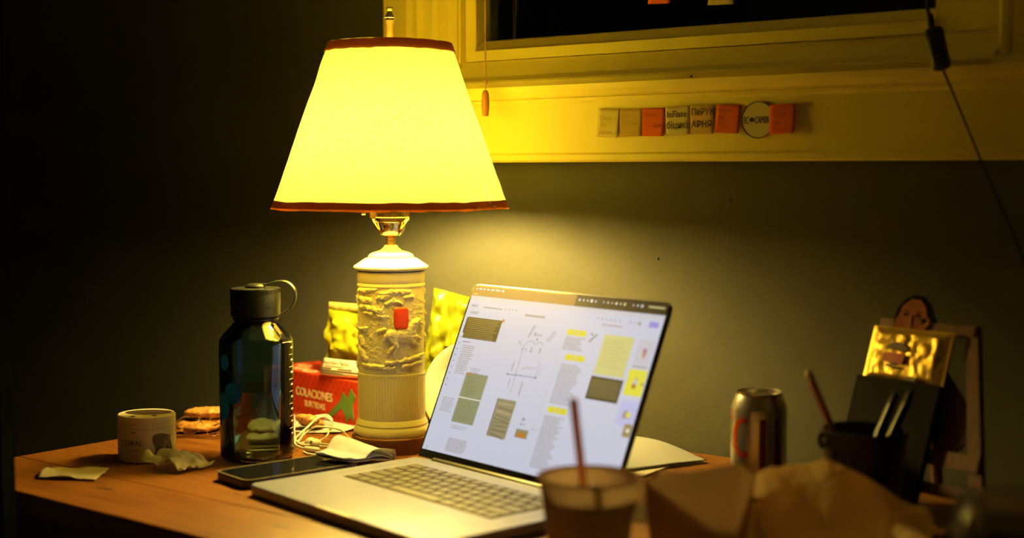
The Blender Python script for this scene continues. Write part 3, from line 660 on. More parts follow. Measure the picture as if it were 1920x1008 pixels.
# ------------------------------------------------------------------ earphones
EAR = [(-.2222,1.7100,.0020),(-.2346,1.7093,.0030),(-.2457,1.7171,.0040),(-.2541,1.7171,.0040),(-.2666,1.7330,.0060),(-.2741,1.7770,.0080),(-.2807,1.8178,.0120),(-.2795,1.8729,.0140),(-.2649,1.8862,.0140),(-.2482,1.8854,.0160),(-.2388,1.8686,.0120),(-.2507,1.8491,.0200),(-.2538,1.8069,.0220),(-.2569,1.7786,.0200),(-.2624,1.7744,.0120),(-.2665,1.7606,.0050),(-.2695,1.7574,.0030),(-.2676,1.7796,.0040),(-.2623,1.7851,.0100),(-.2562,1.7922,.0140),(-.2476,1.7872,.0180),(-.2313,1.7823,.0180),(-.2180,1.7874,.0140),(-.2095,1.7811,.0090),(-.2014,1.7711,.0030),(-.2015,1.7485,.0030),(-.2168,1.7485,.0030),(-.2298,1.7433,.0040),(-.2415,1.7419,.0060),(-.2389,1.7599,.0060),(-.2322,1.7618,.0100),(-.2314,1.7826,.0140),(-.2270,1.7896,.0180),(-.2302,1.8081,.0200),(-.2401,1.8235,.0240),(-.2495,1.8210,.0240),(-.2556,1.8131,.0200),(-.2641,1.8228,.0120),(-.2729,1.7977,.0050),(-.2722,1.7697,.0050),(-.2590,1.7330,.0060),(-.2463,1.7389,.0040),(-.2305,1.7352,.0030),(-.2161,1.7425,.0020),(-.2199,1.7186,.0020),(-.2343,1.6900,.0020),(-.2464,1.6960,.0020),(-.2533,1.7079,.0020)]
ear = thing('earphones', 'tangled white wired earphones between the bottle and the lamp', 'earphones', (-.2450, 1.7600, TZ))
loc0 = Vector((-.2450, 1.7600, 0))
m = MB(); m.tube([p - loc0 for p in spline(EAR, 7)], .00125, 7); m.build('cable', M_white, ear, smooth=60)
m = MB(); a, b = Vector((-.2533, 1.7171, .0040)) - loc0, Vector((-.2334, 1.7064, .0040)) - loc0
m.tube([a + (b - a) * t for t in (0, .04, .12, .5, .88, .96, 1)], [.0012, .0026, .0034, .0034, .0034, .0026, .0012], 12); m.build('inline_remote', M_white, ear, smooth=60)
for p, d in (((-.2496, 1.7449, .0065), (.8, -.5, .2)), ((-.2428, 1.7389, .0060), (-.6, -.7, .3))):
    p = Vector(p) - loc0; d = Vector(d).normalized(); m = MB()
    m.tube([p + d * t for t in (-.0075, -.0060, -.002, .002, .0055, .0075)], [.0022, .0045, .0062, .0062, .0040, .0026], 14); eb = m.build('earbud', M_white, ear, smooth=60)
    m = MB(); m.tube([p + d * .0072, p + d * .0080], .0022, 10); m.build('mesh_grille', mat('grille_metal', (.2, .2, .19), .4, metal=.8), eb)
    m = MB(); m.tube([p, p + Vector((-.014, .006, -.0035))], [.0032, .0022], 10); m.build('stem', M_white, eb, smooth=60)

# ------------------------------------------------------------------ cookies and wrapper
def cookie(x, y, z, r, tilt, label, seed):
    def fn(i, j):
        a = 2 * math.pi * i; t = math.pi * (j - .5); rr = r * math.cos(t) ** .55 if abs(t) < 1.57 else 0
        k = 1 + .05 * fbm(3 * math.cos(a) + seed, 3 * math.sin(a), t, 2)
        return (rr * k * math.cos(a), rr * k * math.sin(a), .0068 * math.sin(t) * (1 + .25 * fbm(rr * 190 * math.cos(a) + seed, rr * 190 * math.sin(a), 1, 2)) + .0068)
    mb = MB(); mb.grid(fn, 40, 15, wrap=True)
    tag(mb.build('cookie', mat('cookie_crumb', (.55, .28, .07), .6, noise=(160, (.26, .10, .02), .45, .62, U1), bump=(250, .5, U1)), None, (x, y, TZ + z), tilt, smooth=70), label, 'cookie', 'loose cookies on the table')
cookie(-.4130, 1.8560, .0016, .031, (0, 0, 0), 'flat golden cookie lowest in the pile beside the jar', 1)
cookie(-.4060, 1.8640, .0160, .029, (R(-7), R(5), 1), 'golden cookie on top of the lowest one beside the jar', 2)
cookie(-.3520, 1.8700, .0140, .028, (R(-4), R(-6), 2), 'cookie in the pile half hidden behind the water bottle', 3)
cookie(-.3480, 1.8580, .0010, .027, (0, 0, 2), 'lower cookie hidden mostly behind the water bottle', 6)
cookie(-.2680, 1.8560, .0060, .020, (R(22), R(-14), 3), 'brown broken cookie lying on the white paper by the earphones', 5)
M_wrap = mat('clear_wrap', (.95, .93, .85), .12, trans=1, ior=1.12, spec=.9)
def wrapz(p, i, j):
    p.z += .010 * abs(vn(i * 7, j * 6, 3)) + .016 * math.sin(math.pi * i) * math.sin(math.pi * j); return p
sheet('clear_wrapper', [(-.4560, 1.8080, .001), (-.3480, 1.7900, .001), (-.3600, 1.8210, .003), (-.4500, 1.8220, .003)], 'crinkled clear plastic wrapper in front of the cookies', 'wrapper', M_wrap, amp=.006, sc=6, seed=21, nx=40, ny=14, thick=.0003, extra=wrapz)

# ------------------------------------------------------------------ red box, snack bags, plate
E1 = Vector((.659, -.752, 0)); F1 = Vector((-.752, -.659, 0))      # along the front face, and out of it
bxo = Vector((-.3124, 2.0033, TZ)) - E1 * .058
box = thing('snack_box', 'red cardboard box with green ribbon print behind the lamp', 'box', bxo, math.atan2(E1.y, E1.x))
BL, BD, BH = .222, .082, .060                                        # local x along the front, local y into the box
M_red = mat('box_red', (.60, .045, .008), .5); M_redd = mat('box_red_dark', (.42, .028, .006), .5); M_card = mat('card_inside', (.55, .46, .30), .7)
rb = MB(); rb.box(0, BL, 0, BD, .0005, BH); rb.build('carton', M_red, box)
dm = MB()
for i in range(17):
    for j in range(3):
        x, z = .006 + i * .0125 + (j % 2) * .0062, .040 + j * .0075
        dm.add([(x, -.0002, z - .0042), (x + .0042, -.0002, z), (x, -.0002, z + .0042), (x - .0042, -.0002, z)], [(0, 1, 2, 3)])
for i in range(17):
    x, z = .012 + i * .0125, .008; dm.add([(x, -.0002, z - .0042), (x + .0042, -.0002, z), (x, -.0002, z + .0042), (x - .0042, -.0002, z)], [(0, 1, 2, 3)])
o = dm.build('diamond_print', M_redd, box); o['kind'] = 'stuff'
M_cream = mat('cream_print', (.80, .72, .42), .5)
text('lettering', 'COLACIONES', .0168, M_cream, box, (.0680, -.0003, .0265), (R(90), 0, 0), xs=.88, bold=.016)
text('lettering', 'SURTIDAS', .0125, M_cream, box, (.0900, -.0003, .0130), (R(90), 0, 0), xs=.92, bold=.008)
M_rib = mat('ribbon_green', (.10, .20, .045), .5)
rb = MB()
rb.prism([(.1400, .003), (.1530, .003), (.1950, .030), (.1870, .037)], 0, .0003); rb.prism([(.1760, .026), (.1850, .044), (.1950, .036), (.2050, .050), (.2150, .040), (.2080, .026), (.2120, .006), (.2010, .012), (.1950, .002), (.1880, .014)], 0, .0004)
o = rb.build('ribbon_print', M_rib, box, (0, -.0001, 0), (R(90), 0, 0))
for x, y in ((.052, .020), (.083, .014), (.030, .040)):            # pale ovals printed on the lid
    mb = MB(); mb.prism([(x + .016 * math.cos(t), y + .009 * math.sin(t)) for t in np.linspace(0, 2 * math.pi, 24)[:-1]], BH, BH + .0003); mb.build('pale_oval', M_card, box)
    mb = MB(); mb.prism([(x + .002 + .011 * math.cos(t), y + .005 * math.sin(t)) for t in np.linspace(0, 2 * math.pi, 24)[:-1]], BH + .0003, BH + .0005); mb.build('oval_picture', mat('oval_brown', (.35, .2, .08), .6), box)

M_bag = mat('yellow_foil', (.30, .30, .008), .36, spec=.6, bump=(60, .3, U1))
def bag(name, label, loc, rz, tilt, w, h, t, seed, mt, crimp=True, roll=0):
    root = thing(name, label, 'snack bag', loc, rot=(tilt, roll, rz))
    def side(sg):
        def fn(i, j):
            x = (i - .5) * w; z = j * h; prof = (max(0, math.sin(math.pi * min(1, .04 + j * .98)))) ** .45 * (max(0, 1 - abs(2 * i - 1) ** 3)) ** .5
            y = sg * (t / 2 * prof + .0005); cr = fbm(i * 5 + seed, j * 5, sg, 3) * (.0085 if crimp else .016) * min(1, prof * 2)
            ridge = -.004 * max(0, 1 - abs(((i * 1.3 + j * .9 + .2 * vn(i * 4, j * 4, seed)) % .5) - .25) * 14) * prof
            x *= 1 - .03 * math.sin(math.pi * j) + .025 * vn(j * 5, seed)
            return (x, y + sg * (cr + ridge), z)
        return fn
    mb = MB(); mb.grid(side(-1), 40, 40); mb.grid(side(1), 40, 40); mb.build('pouch', mt, root, smooth=40)
    if crimp:
        mb = MB(); mb.grid(lambda i, j: ((i - .5) * w * 1.02, .0003 * math.sin(i * 50) + .005 * math.sin(i * 4 + seed), h - .001 + .011 * j), 80, 3)
        mb.build('crimped_seal', mat('foil_seal', (.55, .45, .12), .3), root, smooth=50, solid=.0006)
    return root
b1 = bag('snack_bag', 'yellow snack bag standing on the red box, nutrition label at its foot', (-.2060, 1.9300, TZ + .0622), R(-36), R(-6), .136, .088, .042, 3, M_bag)
def lab_pt(i, j): return (-.053 + .075 * i, -.0250 - .004 * math.sin(i * 3) + .006 * j * j, -.001 + .022 * j)
np_ = MB(); np_.grid(lab_pt, 14, 5)
lab = np_.build('nutrition_label', mat('label_white', (.72, .66, .48), .5), b1, smooth=60, solid=.0004)
def on_label(me, name):
    for v in me.vertices:
        p = lab_pt(v.co.x, v.co.y); v.co = Vector((p[0], p[1] - .0007, p[2]))
    me.materials.append(M_ink); link(name, me, lab)
me = text_mesh('Nutrition Facts', .36, 0, 'LEFT', .30, .012)
for v in me.vertices: v.co.x += .02; v.co.y += .66
on_label(me, 'lettering')
for x0, x1, y0, h in ((.10, .60, .52, .035), (.04, .30, .38, .06), (.46, .80, .38, .06), (.04, .95, .24, .07), (.04, .6, .12, .04)):
    mb = MB(); mb.grid(lambda i, j: (x0 + (x1 - x0) * i, y0 + h * j, 0), 8, 2); me = bpy.data.meshes.new('printed_line'); me.from_pydata(mb.v, [], mb.f); on_label(me, 'printed_line')
bag('snack_bag', 'crumpled yellow-green snack bag leaning on the wall behind the laptop', (-.0830, 1.8760, TZ + .0125), R(-36), R(-5), .125, .165, .046, 11, mat('green_foil', (.15, .17, .006), .34, spec=.6, bump=(60, .3, U1)), crimp=False, roll=R(9))
# white plate leaning against the bag
pl = MB(); pl.lathe([(0, 0), (.040, 0), (.045, .003), (.053, .010), (.0595, .0125), (.0607, .0140), (.0595, .0152), (.0530, .0130), (.0440, .0062), (.039, .0032), (0, .0030)], 72)
tag(pl.build('plate', M_white, None, (-.0560, 1.8130, TZ + .0600), (R(76), 0, R(-30)), smooth=45), 'white round plate propped upright between lamp and laptop', 'plate')

# ------------------------------------------------------------------ drinks can
CX, CY = .2595, 1.480
can = thing('drinks_can', 'silver drinks can with red lettering by the wall', 'can', (CX, CY, TZ))
k = .0292; H = .1115
M_can = mat('can_silver', (.62, .58, .50), .25, metal=.9)
m = MB(); m.lathe([(0, .004), (.70 * k, .004), (.78 * k, 0), (.84 * k, .001), (.98 * k, .008), (k, .011), (k, H - .018), (.985 * k, H - .0155), (.84 * k, H - .0045), (.815 * k, H - .003), (.83 * k, H - .0015), (.835 * k, H - .0004), (.815 * k, H), (.79 * k, H - .0008), (.775 * k, H - .0045), (0, H - .0045)], 64)
cb = m.build('body', M_can, can, smooth=35)
mb = MB(); mb.prism([(.0085 * math.cos(t), .006 * math.sin(t) - .005) for t in np.linspace(0, 2 * math.pi, 24)[:-1]], H - .0044, H - .0034); tb = mb.build('pull_tab', M_can, can)
mb = MB(); mb.prism([(.0078 * math.cos(t), .0095 * math.sin(t) - .0105) for t in np.linspace(0, 2 * math.pi, 24)[:-1]], H - .0045, H - .0043); mb.build('mouth', mat('can_mouth', (.02, .015, .01), .4), can)
FCn = math.atan2(-CY, -CX); M_canred = mat('can_red', (.50, .05, .01), .3, metal=.4)
def strip_on(mb, pts, w, r):
    """a ribbon of print on the can: points are (angle, z)"""
    for (a, z), (b, y) in zip(pts, pts[1:]):
        d = Vector(((b - a) * r, y - z)).normalized(); n = Vector((-d.y, d.x)) * w / 2
        q = [(a + n.x / r, z + n.y), (b + n.x / r, y + n.y), (b - n.x / r, y - n.y), (a - n.x / r, z - n.y)]
        mb.add([(r * math.cos(t), r * math.sin(t), zz) for t, zz in q], [(0, 1, 2, 3)])
mb = MB()
pts = [(FCn + R(-34) + R(22) * math.cos(t), .0660 + .0185 * math.sin(t)) for t in np.linspace(R(60), R(300), 20)]; strip_on(mb, pts, .0050, k + .0002); mb.build('red_letter', M_canred, can, smooth=60)
mb = MB(); strip_on(mb, [(FCn + R(-86), .054), (FCn + R(-66), .056), (FCn + R(-50), .060)], .0022, k + .0002); mb.build('red_swash', M_canred, can, smooth=60)
mb = MB(); strip_on(mb, [(FCn + R(-82), .0930), (FCn + R(-70), .0880), (FCn + R(-64), .0830)], .003, k + .0002); mb.build('red_swash', M_canred, can, smooth=60)
for a in (8, 40):
    mb = MB(); strip_on(mb, [(FCn + R(a), .030), (FCn + R(a), .086)], .0065, k + .0002); mb.build('red_letter', mat('can_darkred', (.16, .02, .01), .3, metal=.4), can, smooth=60)

# ------------------------------------------------------------------ sticky notes on the apron
NOTE_MAT = {'pale': (.70, .60, .22), 'tan': (.60, .42, .12), 'orange': (.75, .16, .02), 'cream': (.70, .62, .30), 'peach': (.64, .44, .16), 'red': (.72, .15, .03)}
def note(u, z, w, h, tone, label, lines, curl=.004, rot=0, ink=None, v=.0215):
    root = walled(thing('sticky_note', label, 'sticky note', group='sticky notes on the window apron'))
    root.location = L(u, v, z)
    root.rotation_euler = (0, rot, YAW)
    def fn(i, j): return ((i - .5) * w, -curl * (1 - j) ** 2 * (.4 + .6 * i) - .0002, (j - .5) * h)
    mb = MB(); mb.grid(fn, 8, 8); mb.build('paper', paper_mat('note_' + tone, NOTE_MAT[tone], .08, 30, .02), root, smooth=60, solid=.0003)
    for t, size, x, y, xs in lines:
        me = text_mesh(t, size, 0, 'LEFT', xs, .009 if ink is None else .004)
        for vv in me.vertices:
            i = (x + vv.co.x) / w + .5; j = (y + vv.co.y) / h + .5; p = fn(i, j); vv.co = Vector((p[0], p[1] - .0006, p[2]))
        me.materials.append(ink or M_ink); link('handwriting', me, root)
    return root
M_pencil = mat('pencil_ink', (.50, .36, .11), .7); M_rink = mat('red_brown_ink', (.38, .10, .02), .7)
note(.5040, .4013, .033, .0355, 'pale', 'pale yellow sticky note farthest left in the row on the apron', [('Candy', .008, -.013, .003, .9), ('Vin', .008, -.012, -.005, .9), ('Latore', .008, -.013, -.014, .9)], .003, R(3), M_pencil)
note(.5368, .4008, .0345, .0335, 'tan', 'tan sticky note with faint writing, second from the left', [('milan', .0075, -.015, .006, .9), ('Сметана', .0075, -.013, -.003, .85)], .002, 0, M_pencil)
note(.5698, .4008, .0345, .0340, 'orange', 'orange sticky note third from the left, before the note reading InFlate', [('Пасти', .0065, -.014, .007, .9), ('Дод', .0065, .0005, -.006, .9)], .003, R(1), M_rink)
note(.6046, .4020, .0345, .0340, 'cream', 'cream sticky note reading InFlate in thick dark letters', [('InFlate', .0112, -.0155, .004, .95), ('біцикі;', .0118, -.0155, -.0095, .92)], .002, R(-1))
note(.6384, .4025, .0335, .0345, 'peach', 'peach sticky note with thick dark Cyrillic letters', [('ПеРУК', .0112, -.0150, .005, .88), ('АРНЯ', .0112, -.0145, -.0095, .95)], .002)
note(.6735, .4022, .0330, .0330, 'red', 'orange-red sticky note just left of the round badge', [('Вулична', .0055, -.0135, .008, .9), ('сир', .0055, -.013, .000, .9), ('їжа', .0055, -.013, -.008, .9)], .003, R(3), M_rink)
note(.7460, .4005, .0325, .0340, 'red', 'orange sticky note farthest right, overlapping the round badge', [('Гараж', .006, -.012, .004, .9), ('Арка', .006, -.012, -.006, .9)], .006, R(-2), M_rink, v=.0245)
bdg = walled(thing('round_badge', 'round cream badge with dark rim and lettering on the apron', 'badge')); bdg.location = L(.7130, .0205, .4003)
mb = MB(); mb.lathe([(0, 0), (.0212, 0), (.0212, .0012), (0, .0012)], 56); mb.build('disc', mat('badge_cream', (.60, .52, .26), .5), bdg, rot=(R(90), 0, 0), smooth=30)
mb = MB(); mb.lathe([(.0204, .0012), (.0214, .0012), (.0214, .0016), (.0204, .0016), (.0204, .0012)], 56, rad='open'); mb.build('rim', mat('badge_black', (.02, .012, .02), .5), bdg, rot=(R(90), 0, 0))
text('lettering', 'BC', .0115, MATS['badge_black'], bdg, (-.0190, -.0014, -.0040), (R(90), 0, 0), xs=.50)
text('lettering', 'CAMER', .0115, MATS['badge_black'], bdg, (-.0046, -.0014, -.0040), (R(90), 0, 0), xs=.50)
mb = MB(); mb.prism([(-.0082 + .0031 * math.cos(t), .0003 + .0026 * math.sin(t)) for t in np.linspace(0, 2 * math.pi, 20)[:-1]], .0012, .0015); mb.build('eye_mark', MATS['badge_black'], bdg, rot=(R(90), 0, 0))
# notes stuck on the pane
for u0, u1, z0, tone, lb in ((.5375, .5690, .5470, 'orange', 'orange sticky note stuck on the dark window pane'), (.6230, .6580, .5395, 'cream', 'yellow sticky note stuck on the dark window pane')):
    mb = MB(); w = u1 - u0; mb.grid(lambda i, j: ((i - .5) * w, -.004 * (1 - j) ** 2, j * .05), 6, 6)
    o = mb.build('sticky_note', paper_mat('note_' + tone, NOTE_MAT[tone], .08, 30, .02), None, L((u0 + u1) / 2, -.018, z0), (0, R(2), YAW), smooth=60, solid=.0003); tag(o, lb, 'sticky note', 'sticky notes on the pane')
# nail marks
for u, v, z, lb, r in ((.6633, -.004, .3072, 'dark nail head in the wall under the badge', .0017), (.5619, -.004, .2335, 'dark nail head low on the wall right of the laptop top', .0015), (.6308, .0345, .4525, 'tiny dark nail head on the window stool above the notes', .0012)):
    mb = MB(); mb.lathe([(r * .6, -.003), (r * .6, 0), (r, 0), (r, .0006), (r * .6, .0012), (0, .0014)], 12)
    tag(mb.build('nail', M_black, None, L(u, v, z), (R(90), 0, YAW), smooth=40), lb, 'nail')

# ------------------------------------------------------------------ pull cord and cable switch
pc = thing('blind_cord', 'thin blind cord with a turned wooden toggle beside the lamp shade', 'cord', L(.329, .05, .4125), YAW)
M_cord = mat('cord_tan', (.42, .22, .07), .8); M_tog = mat('toggle_wood', (.42, .17, .04), .5)
mb = MB(); mb.tube([(0, 0, .0480), (0, 0, .70)], .0009, 6); mb.build('cord', M_cord, pc, smooth=60)
mb = MB(); mb.lathe([(0, 0), (.0036, .0004), (.0044, .003), (.0051, .012), (.0052, .019), (.0046, .028), (.0034, .0325), (.0020, .0338), (0, .034)], 24); mb.build('toggle', M_tog, pc, smooth=50)
mb = MB(); mb.lathe([(0, .0400), (.0018, .0410), (.0026, .0432), (.0022, .0455), (.0010, .0482), (0, .0484)], 12); mb.tube([(0, 0, .033), (0, 0, .042)], .0008, 6); mb.build('knot', M_cord, pc, smooth=60)
cs = thing('inline_switch', 'black inline switch on a cable hanging across the window corner', 'switch', L(.9360, .05, .4670), YAW)
mb = MB(); o = rbox('switch_body', .0185, .0150, .0460, .0055, mat('switch_black', (.012, .012, .012), .4), cs, (.0062, 0, -.0215), (0, R(-14), 0), seg=3)
mb = MB(); mb.box(-.003, .003, -.0095, -.0070, .016, .030); mb.build('rocker', M_black, o)
mb = MB(); mb.tube(spline([(-.0111, .02, .30), (-.0112, .01, .16), (-.0112, 0, .0511), (-.0085, 0, .0350), (-.0060, 0, .0200)], 6), [.0022] * 18 + [.0035] * 7, 8); mb.build('upper_cable', mat('cable_dark', (.02, .018, .015), .6), cs, smooth=60)
mb = MB(); mb.tube(spline([(.0062, 0, -.0205), (.0175, .020, -.0615), (.0382, .020, -.1086), (.0540, .036, -.1560), (.0690, .040, -.1911), (.0850, .040, -.2300), (.11, .040, -.30), (.13, .040, -.45)], 6), .0011, 6); mb.build('lower_cable', MATS['cable_dark'], cs, smooth=60)

# ------------------------------------------------------------------ wooden easel, dark packet, cut-out head
PKX, PKY, PKA, PKT = .3947, 1.3853, -52.59, 71.0
PW, PH = .1030, .1890
eas = thing('easel', 'small brown wooden table easel at the right by the wall', 'easel', (PKX, PKY, TZ), R(PKA))
# local x along packet width (packet spans -PW..0), local y back, z up ; leaning plane tilted by PKT
M_eas = mat('easel_wood', (.12, .045, .018), .6, noise=(30, (.085, .03, .012), .4, .7, (6, 6, 1)))
ca, sa = math.cos(R(PKT)), math.sin(R(PKT))
def lean(x, h, d): return (x, h * ca + d * sa, max(0, h * sa - d * ca))
def board(name, x0, h0, x1, h1, w, d0, d1, m=M_eas):
    ax = Vector((x1 - x0, h1 - h0)).normalized(); n = Vector((-ax.y, ax.x)) * w / 2
    q = [(x0 + n.x, h0 + n.y), (x1 + n.x, h1 + n.y), (x1 - n.x, h1 - n.y), (x0 - n.x, h0 - n.y)]
    mb = MB(); mb.add([lean(a, b, d0) for a, b in q] + [lean(a, b, d1) for a, b in q], [(0, 1, 2, 3), (7, 6, 5, 4), (0, 4, 5, 1), (1, 5, 6, 2), (2, 6, 7, 3), (3, 7, 4, 0)])
    return mb.build(name, m, eas)
board('leg', .012, .200, .066, .004, .014, .010, .018); board('leg', -.094, .190, -.094, .004, .014, .010, .018)
board('top_bar', -.098, .1945, .018, .1945, .010, .008, .019)
board('cross_bar', -.094, .064, .055, .064, .016, .0075, .012); board('ledge', -.092, .033, .062, .033, .012, .0075, .014)
board('back_board', -.040, .150, .030, .080, .050, .014, .017)
mb = MB(); mb.tube([(-.045, .075, .190), (-.045, .105, .003)], .006, 8); mb.build('rear_leg', M_eas, eas, smooth=60)
mb = MB(); mb.tube([lean(.02, .06, .02), (-.045, .098, .05)], .0012, 6); mb.build('stay_wire', MATS['bronze'], eas)
pk = thing('dark_packet', 'black packet with a crinkled gold foil top leaning on the easel', 'packet', (PKX, PKY, TZ + .0005), rot=(R(PKT), 0, R(PKA)))
pz = .0018
rbx = MB(); rbx.box(-PW, 0, 0, .1335, -.006, pz + .0005); rbx.build('sleeve', mat('packet_black', (.011, .010, .009), .85, spec=.1), pk)
def foil(i, j):
    e = min(1, 8 * i, 8 * (1 - i), 8 * j, 8 * (1 - j)); n = abs(fbm(i * 7, j * 5, 2, 3)) * .0018 + .0007 * vn(i * 16 + j * 3, j * 4, 6)
    return (-PW * 1.0 + .004 + (PW - .004) * i, .131 + (PH - .131) * j, -.003 + (.0045 + n) * max(.15, e))
mb = MB(); mb.grid(foil, 60, 40); mb.rect(-PW + .004, .131, 0, PH, -.0055); mb.build('foil', mat('gold_foil', (.56, .38, .07), .42, metal=1), pk, smooth=40)
mb = MB(); mb.prism([(-.0590 + .0135 * math.cos(t), .1640 + .0085 * math.sin(t)) for t in np.linspace(0, math.pi, 16)], pz + .0032, pz + .0035)
mb.build('dark_crest', mat('crest_dark', (.09, .05, .03), .5), pk)
mb = MB(); mb.prism(roundrect(.026, .0105, .003, -.0735, .1505), pz + .0032, pz + .0035); mb.build('red_crest', mat('crest_red', (.45, .07, .015), .5), pk)
mb = MB(); mb.prism(roundrect(.014, .0030, .001, -.0680, .1455), pz + .0032, pz + .0035); mb.build('dark_line', MATS['crest_dark'], pk)
mb = MB(); mb.prism(roundrect(.012, .0040, .001, -.0400, .1345), pz + .0030, pz + .0034); mb.build('dark_line', MATS['crest_dark'], pk)
# head: a cut-out card standing behind the packet's top edge
hd = thing('face_cutout', 'cut-out cartoon card face with dark hair above the gold foil', 'card cutout', (PKX, PKY, TZ), rot=(R(PKT), 0, R(PKA))); hd.scale = (1.17, 1.0, 1)
hd.location = Vector((PKX, PKY, TZ)) + Vector((math.cos(R(PKA)), math.sin(R(PKA)), 0)) * .0095 + Vector((-math.sin(R(PKA)) * ca, math.cos(R(PKA)) * ca, sa)) * .004
def bump_outline(cx, cy, a, bt, bb, n=40): return [(cx + a * math.cos(t) * (1 + .05 * math.cos(2 * t)), cy + (bt if math.sin(t) > 0 else bb) * math.sin(t)) for t in np.linspace(0, 2 * math.pi, n)[:-1]]
mb = MB(); mb.prism([(-.0810, .176), (-.0755, .186), (-.0775, .196), (-.0760, .208), (-.0700, .218), (-.0610, .2235), (-.0510, .2225), (-.0420, .2150), (-.0375, .2050), (-.0330, .1990), (-.0325, .1920), (-.0360, .1870), (-.0360, .176)], -.0100, -.0080)
mb.build('hair_outline', mat('hair_dark', (.008, .007, .006), .9, spec=.05), hd)
M_skin = mat('card_skin', (.30, .11, .06), .9, spec=.1)
mb = MB(); mb.prism([(-.0720, .176), (-.0730, .186), (-.0745, .190), (-.0745, .1965), (-.0725, .2000), (-.0700, .2110), (-.0620, .2185), (-.0530, .2180), (-.0460, .2110), (-.0430, .2010), (-.0395, .1990), (-.0385, .1930), (-.0410, .1890), (-.0420, .176)], -.0080, -.0070); fc = mb.build('face', M_skin, hd)
for x in (-.0650, -.0515):
    mb = MB(); mb.prism([(x + .0030 * math.cos(t), .2015 + .0014 * math.sin(t)) for t in np.linspace(0, 2 * math.pi, 14)[:-1]], -.0070, -.0066); mb.build('eye', MATS['hair_dark'], fc)
    mb = MB(); mb.box(x - .0035, x + .0035, .2048, .2058, -.0070, -.0066); mb.build('eyebrow', MATS['hair_dark'], fc)
mb = MB(); mb.prism([(-.0590, .2010), (-.0600, .1910), (-.0620, .1885), (-.0585, .1865), (-.0550, .1885), (-.0570, .1910), (-.0575, .2010)], -.0070, -.0055); mb.build('nose', mat('nose_skin', (.26, .10, .055), .7), fc)
mb = MB(); mb.prism([(-.0660, .1830), (-.0585, .1815), (-.0510, .1830), (-.0510, .1820), (-.0585, .1803), (-.0660, .1820)], -.0070, -.0066); mb.build('mouth', mat('mouth_dark', (.10, .03, .02), .7), fc)
for y in (.2105, .2130): 
    mb = MB(); mb.box(-.0640, -.0520, y, y + .0006, -.0070, -.0067); mb.build('forehead_line', MATS['mouth_dark'], fc)

# ------------------------------------------------------------------ pencil cup
QX, QY = .3345, 1.335
pcup = thing('pencil_cup', 'black tapered pencil cup in front of the dark packet', 'cup', (QX, QY, TZ))
M_cup = mat('cup_black', (.011, .012, .012), .38)
m = MB(); m.lathe([(0, .002), (.026, 0), (.0285, .001), (.0395, .0925), (.0405, .0950), (.0405, .0978), (.0395, .0985), (.0380, .0975), (.0370, .0930), (.0265, .005), (0, .005)], 56); m.build('body', M_cup, pcup, smooth=40)
FQ = math.atan2(-QY, -QX)
m = MB(); ha = FQ - R(72)
m.tube(spline([(.0385 * math.cos(ha), .0385 * math.sin(ha), .092), (.0425 * math.cos(ha), .0425 * math.sin(ha), .093), (.0435 * math.cos(ha), .0435 * math.sin(ha), .087), (.0400 * math.cos(ha), .0400 * math.sin(ha), .080)], 6), .0025, 8); m.build('hang_loop', M_cup, pcup, smooth=60)
def stick3(name, label, cat, p0, p1, r, m, tip=None, group=None):
    root = thing(name, label, cat, p0); d = Vector(p1) - Vector(p0); n = d.normalized(); Ln = d.length
    mb = MB(); mb.tube([n * 0, n * (Ln * .92)], r, 8); mb.build('barrel', m, root, smooth=35)
    return root, n, Ln
PB = (.3385, 1.3135, TZ + .010); PT = (.2846, 1.360, TZ + .1507)
root, n, Ln = stick3('pencil', 'reddish pencil with a metal tip leaning out of the cup', 'pencil', PB, PT, .0036, mat('pencil_red', (.36, .10, .04), .4))
mb = MB(); mb.tube([n * Ln * .92, n * Ln * .965], .0038, 12); mb.build('ferrule', M_brass, root, smooth=40)
mb = MB(); mb.tube([n * Ln * .965, n * Ln * .99, n * Ln], [.0036, .0034, .0018], 12); mb.build('eraser', mat('eraser', (.62, .45, .25), .6), root, smooth=50)
for k, (x0, y0, x1, y1, z1, r, lb) in enumerate(((.316, 1.345, .3720, 1.364, .1290, .0042, 'shorter black pen leaning right in the pencil cup'), (.322, 1.335, .3840, 1.352, .1330, .0046, 'longer black pen with grey clip in the pencil cup'))):
    root, n, Ln = stick3('pen', lb, 'pen', (x0, y0, TZ + .008), (x1, y1, TZ + z1), r, mat('pen_black', (.012, .012, .012), .55, spec=.2))
    mb = MB(); mb.tube([n * Ln * .92, n * Ln * .98, n * Ln], [r * .9, r * .85, r * .5], 10); mb.build('end_cap', M_black, root, smooth=40)
    mb = MB(); off = Vector((-.5, -.8, .3)).normalized() * (r + .0012); mb.tube([n * Ln * .62 + off, n * Ln * .90 + off], .0012, 6); mb.build('clip', mat('clip_grey', (.10, .10, .09), .4, metal=.8), root)

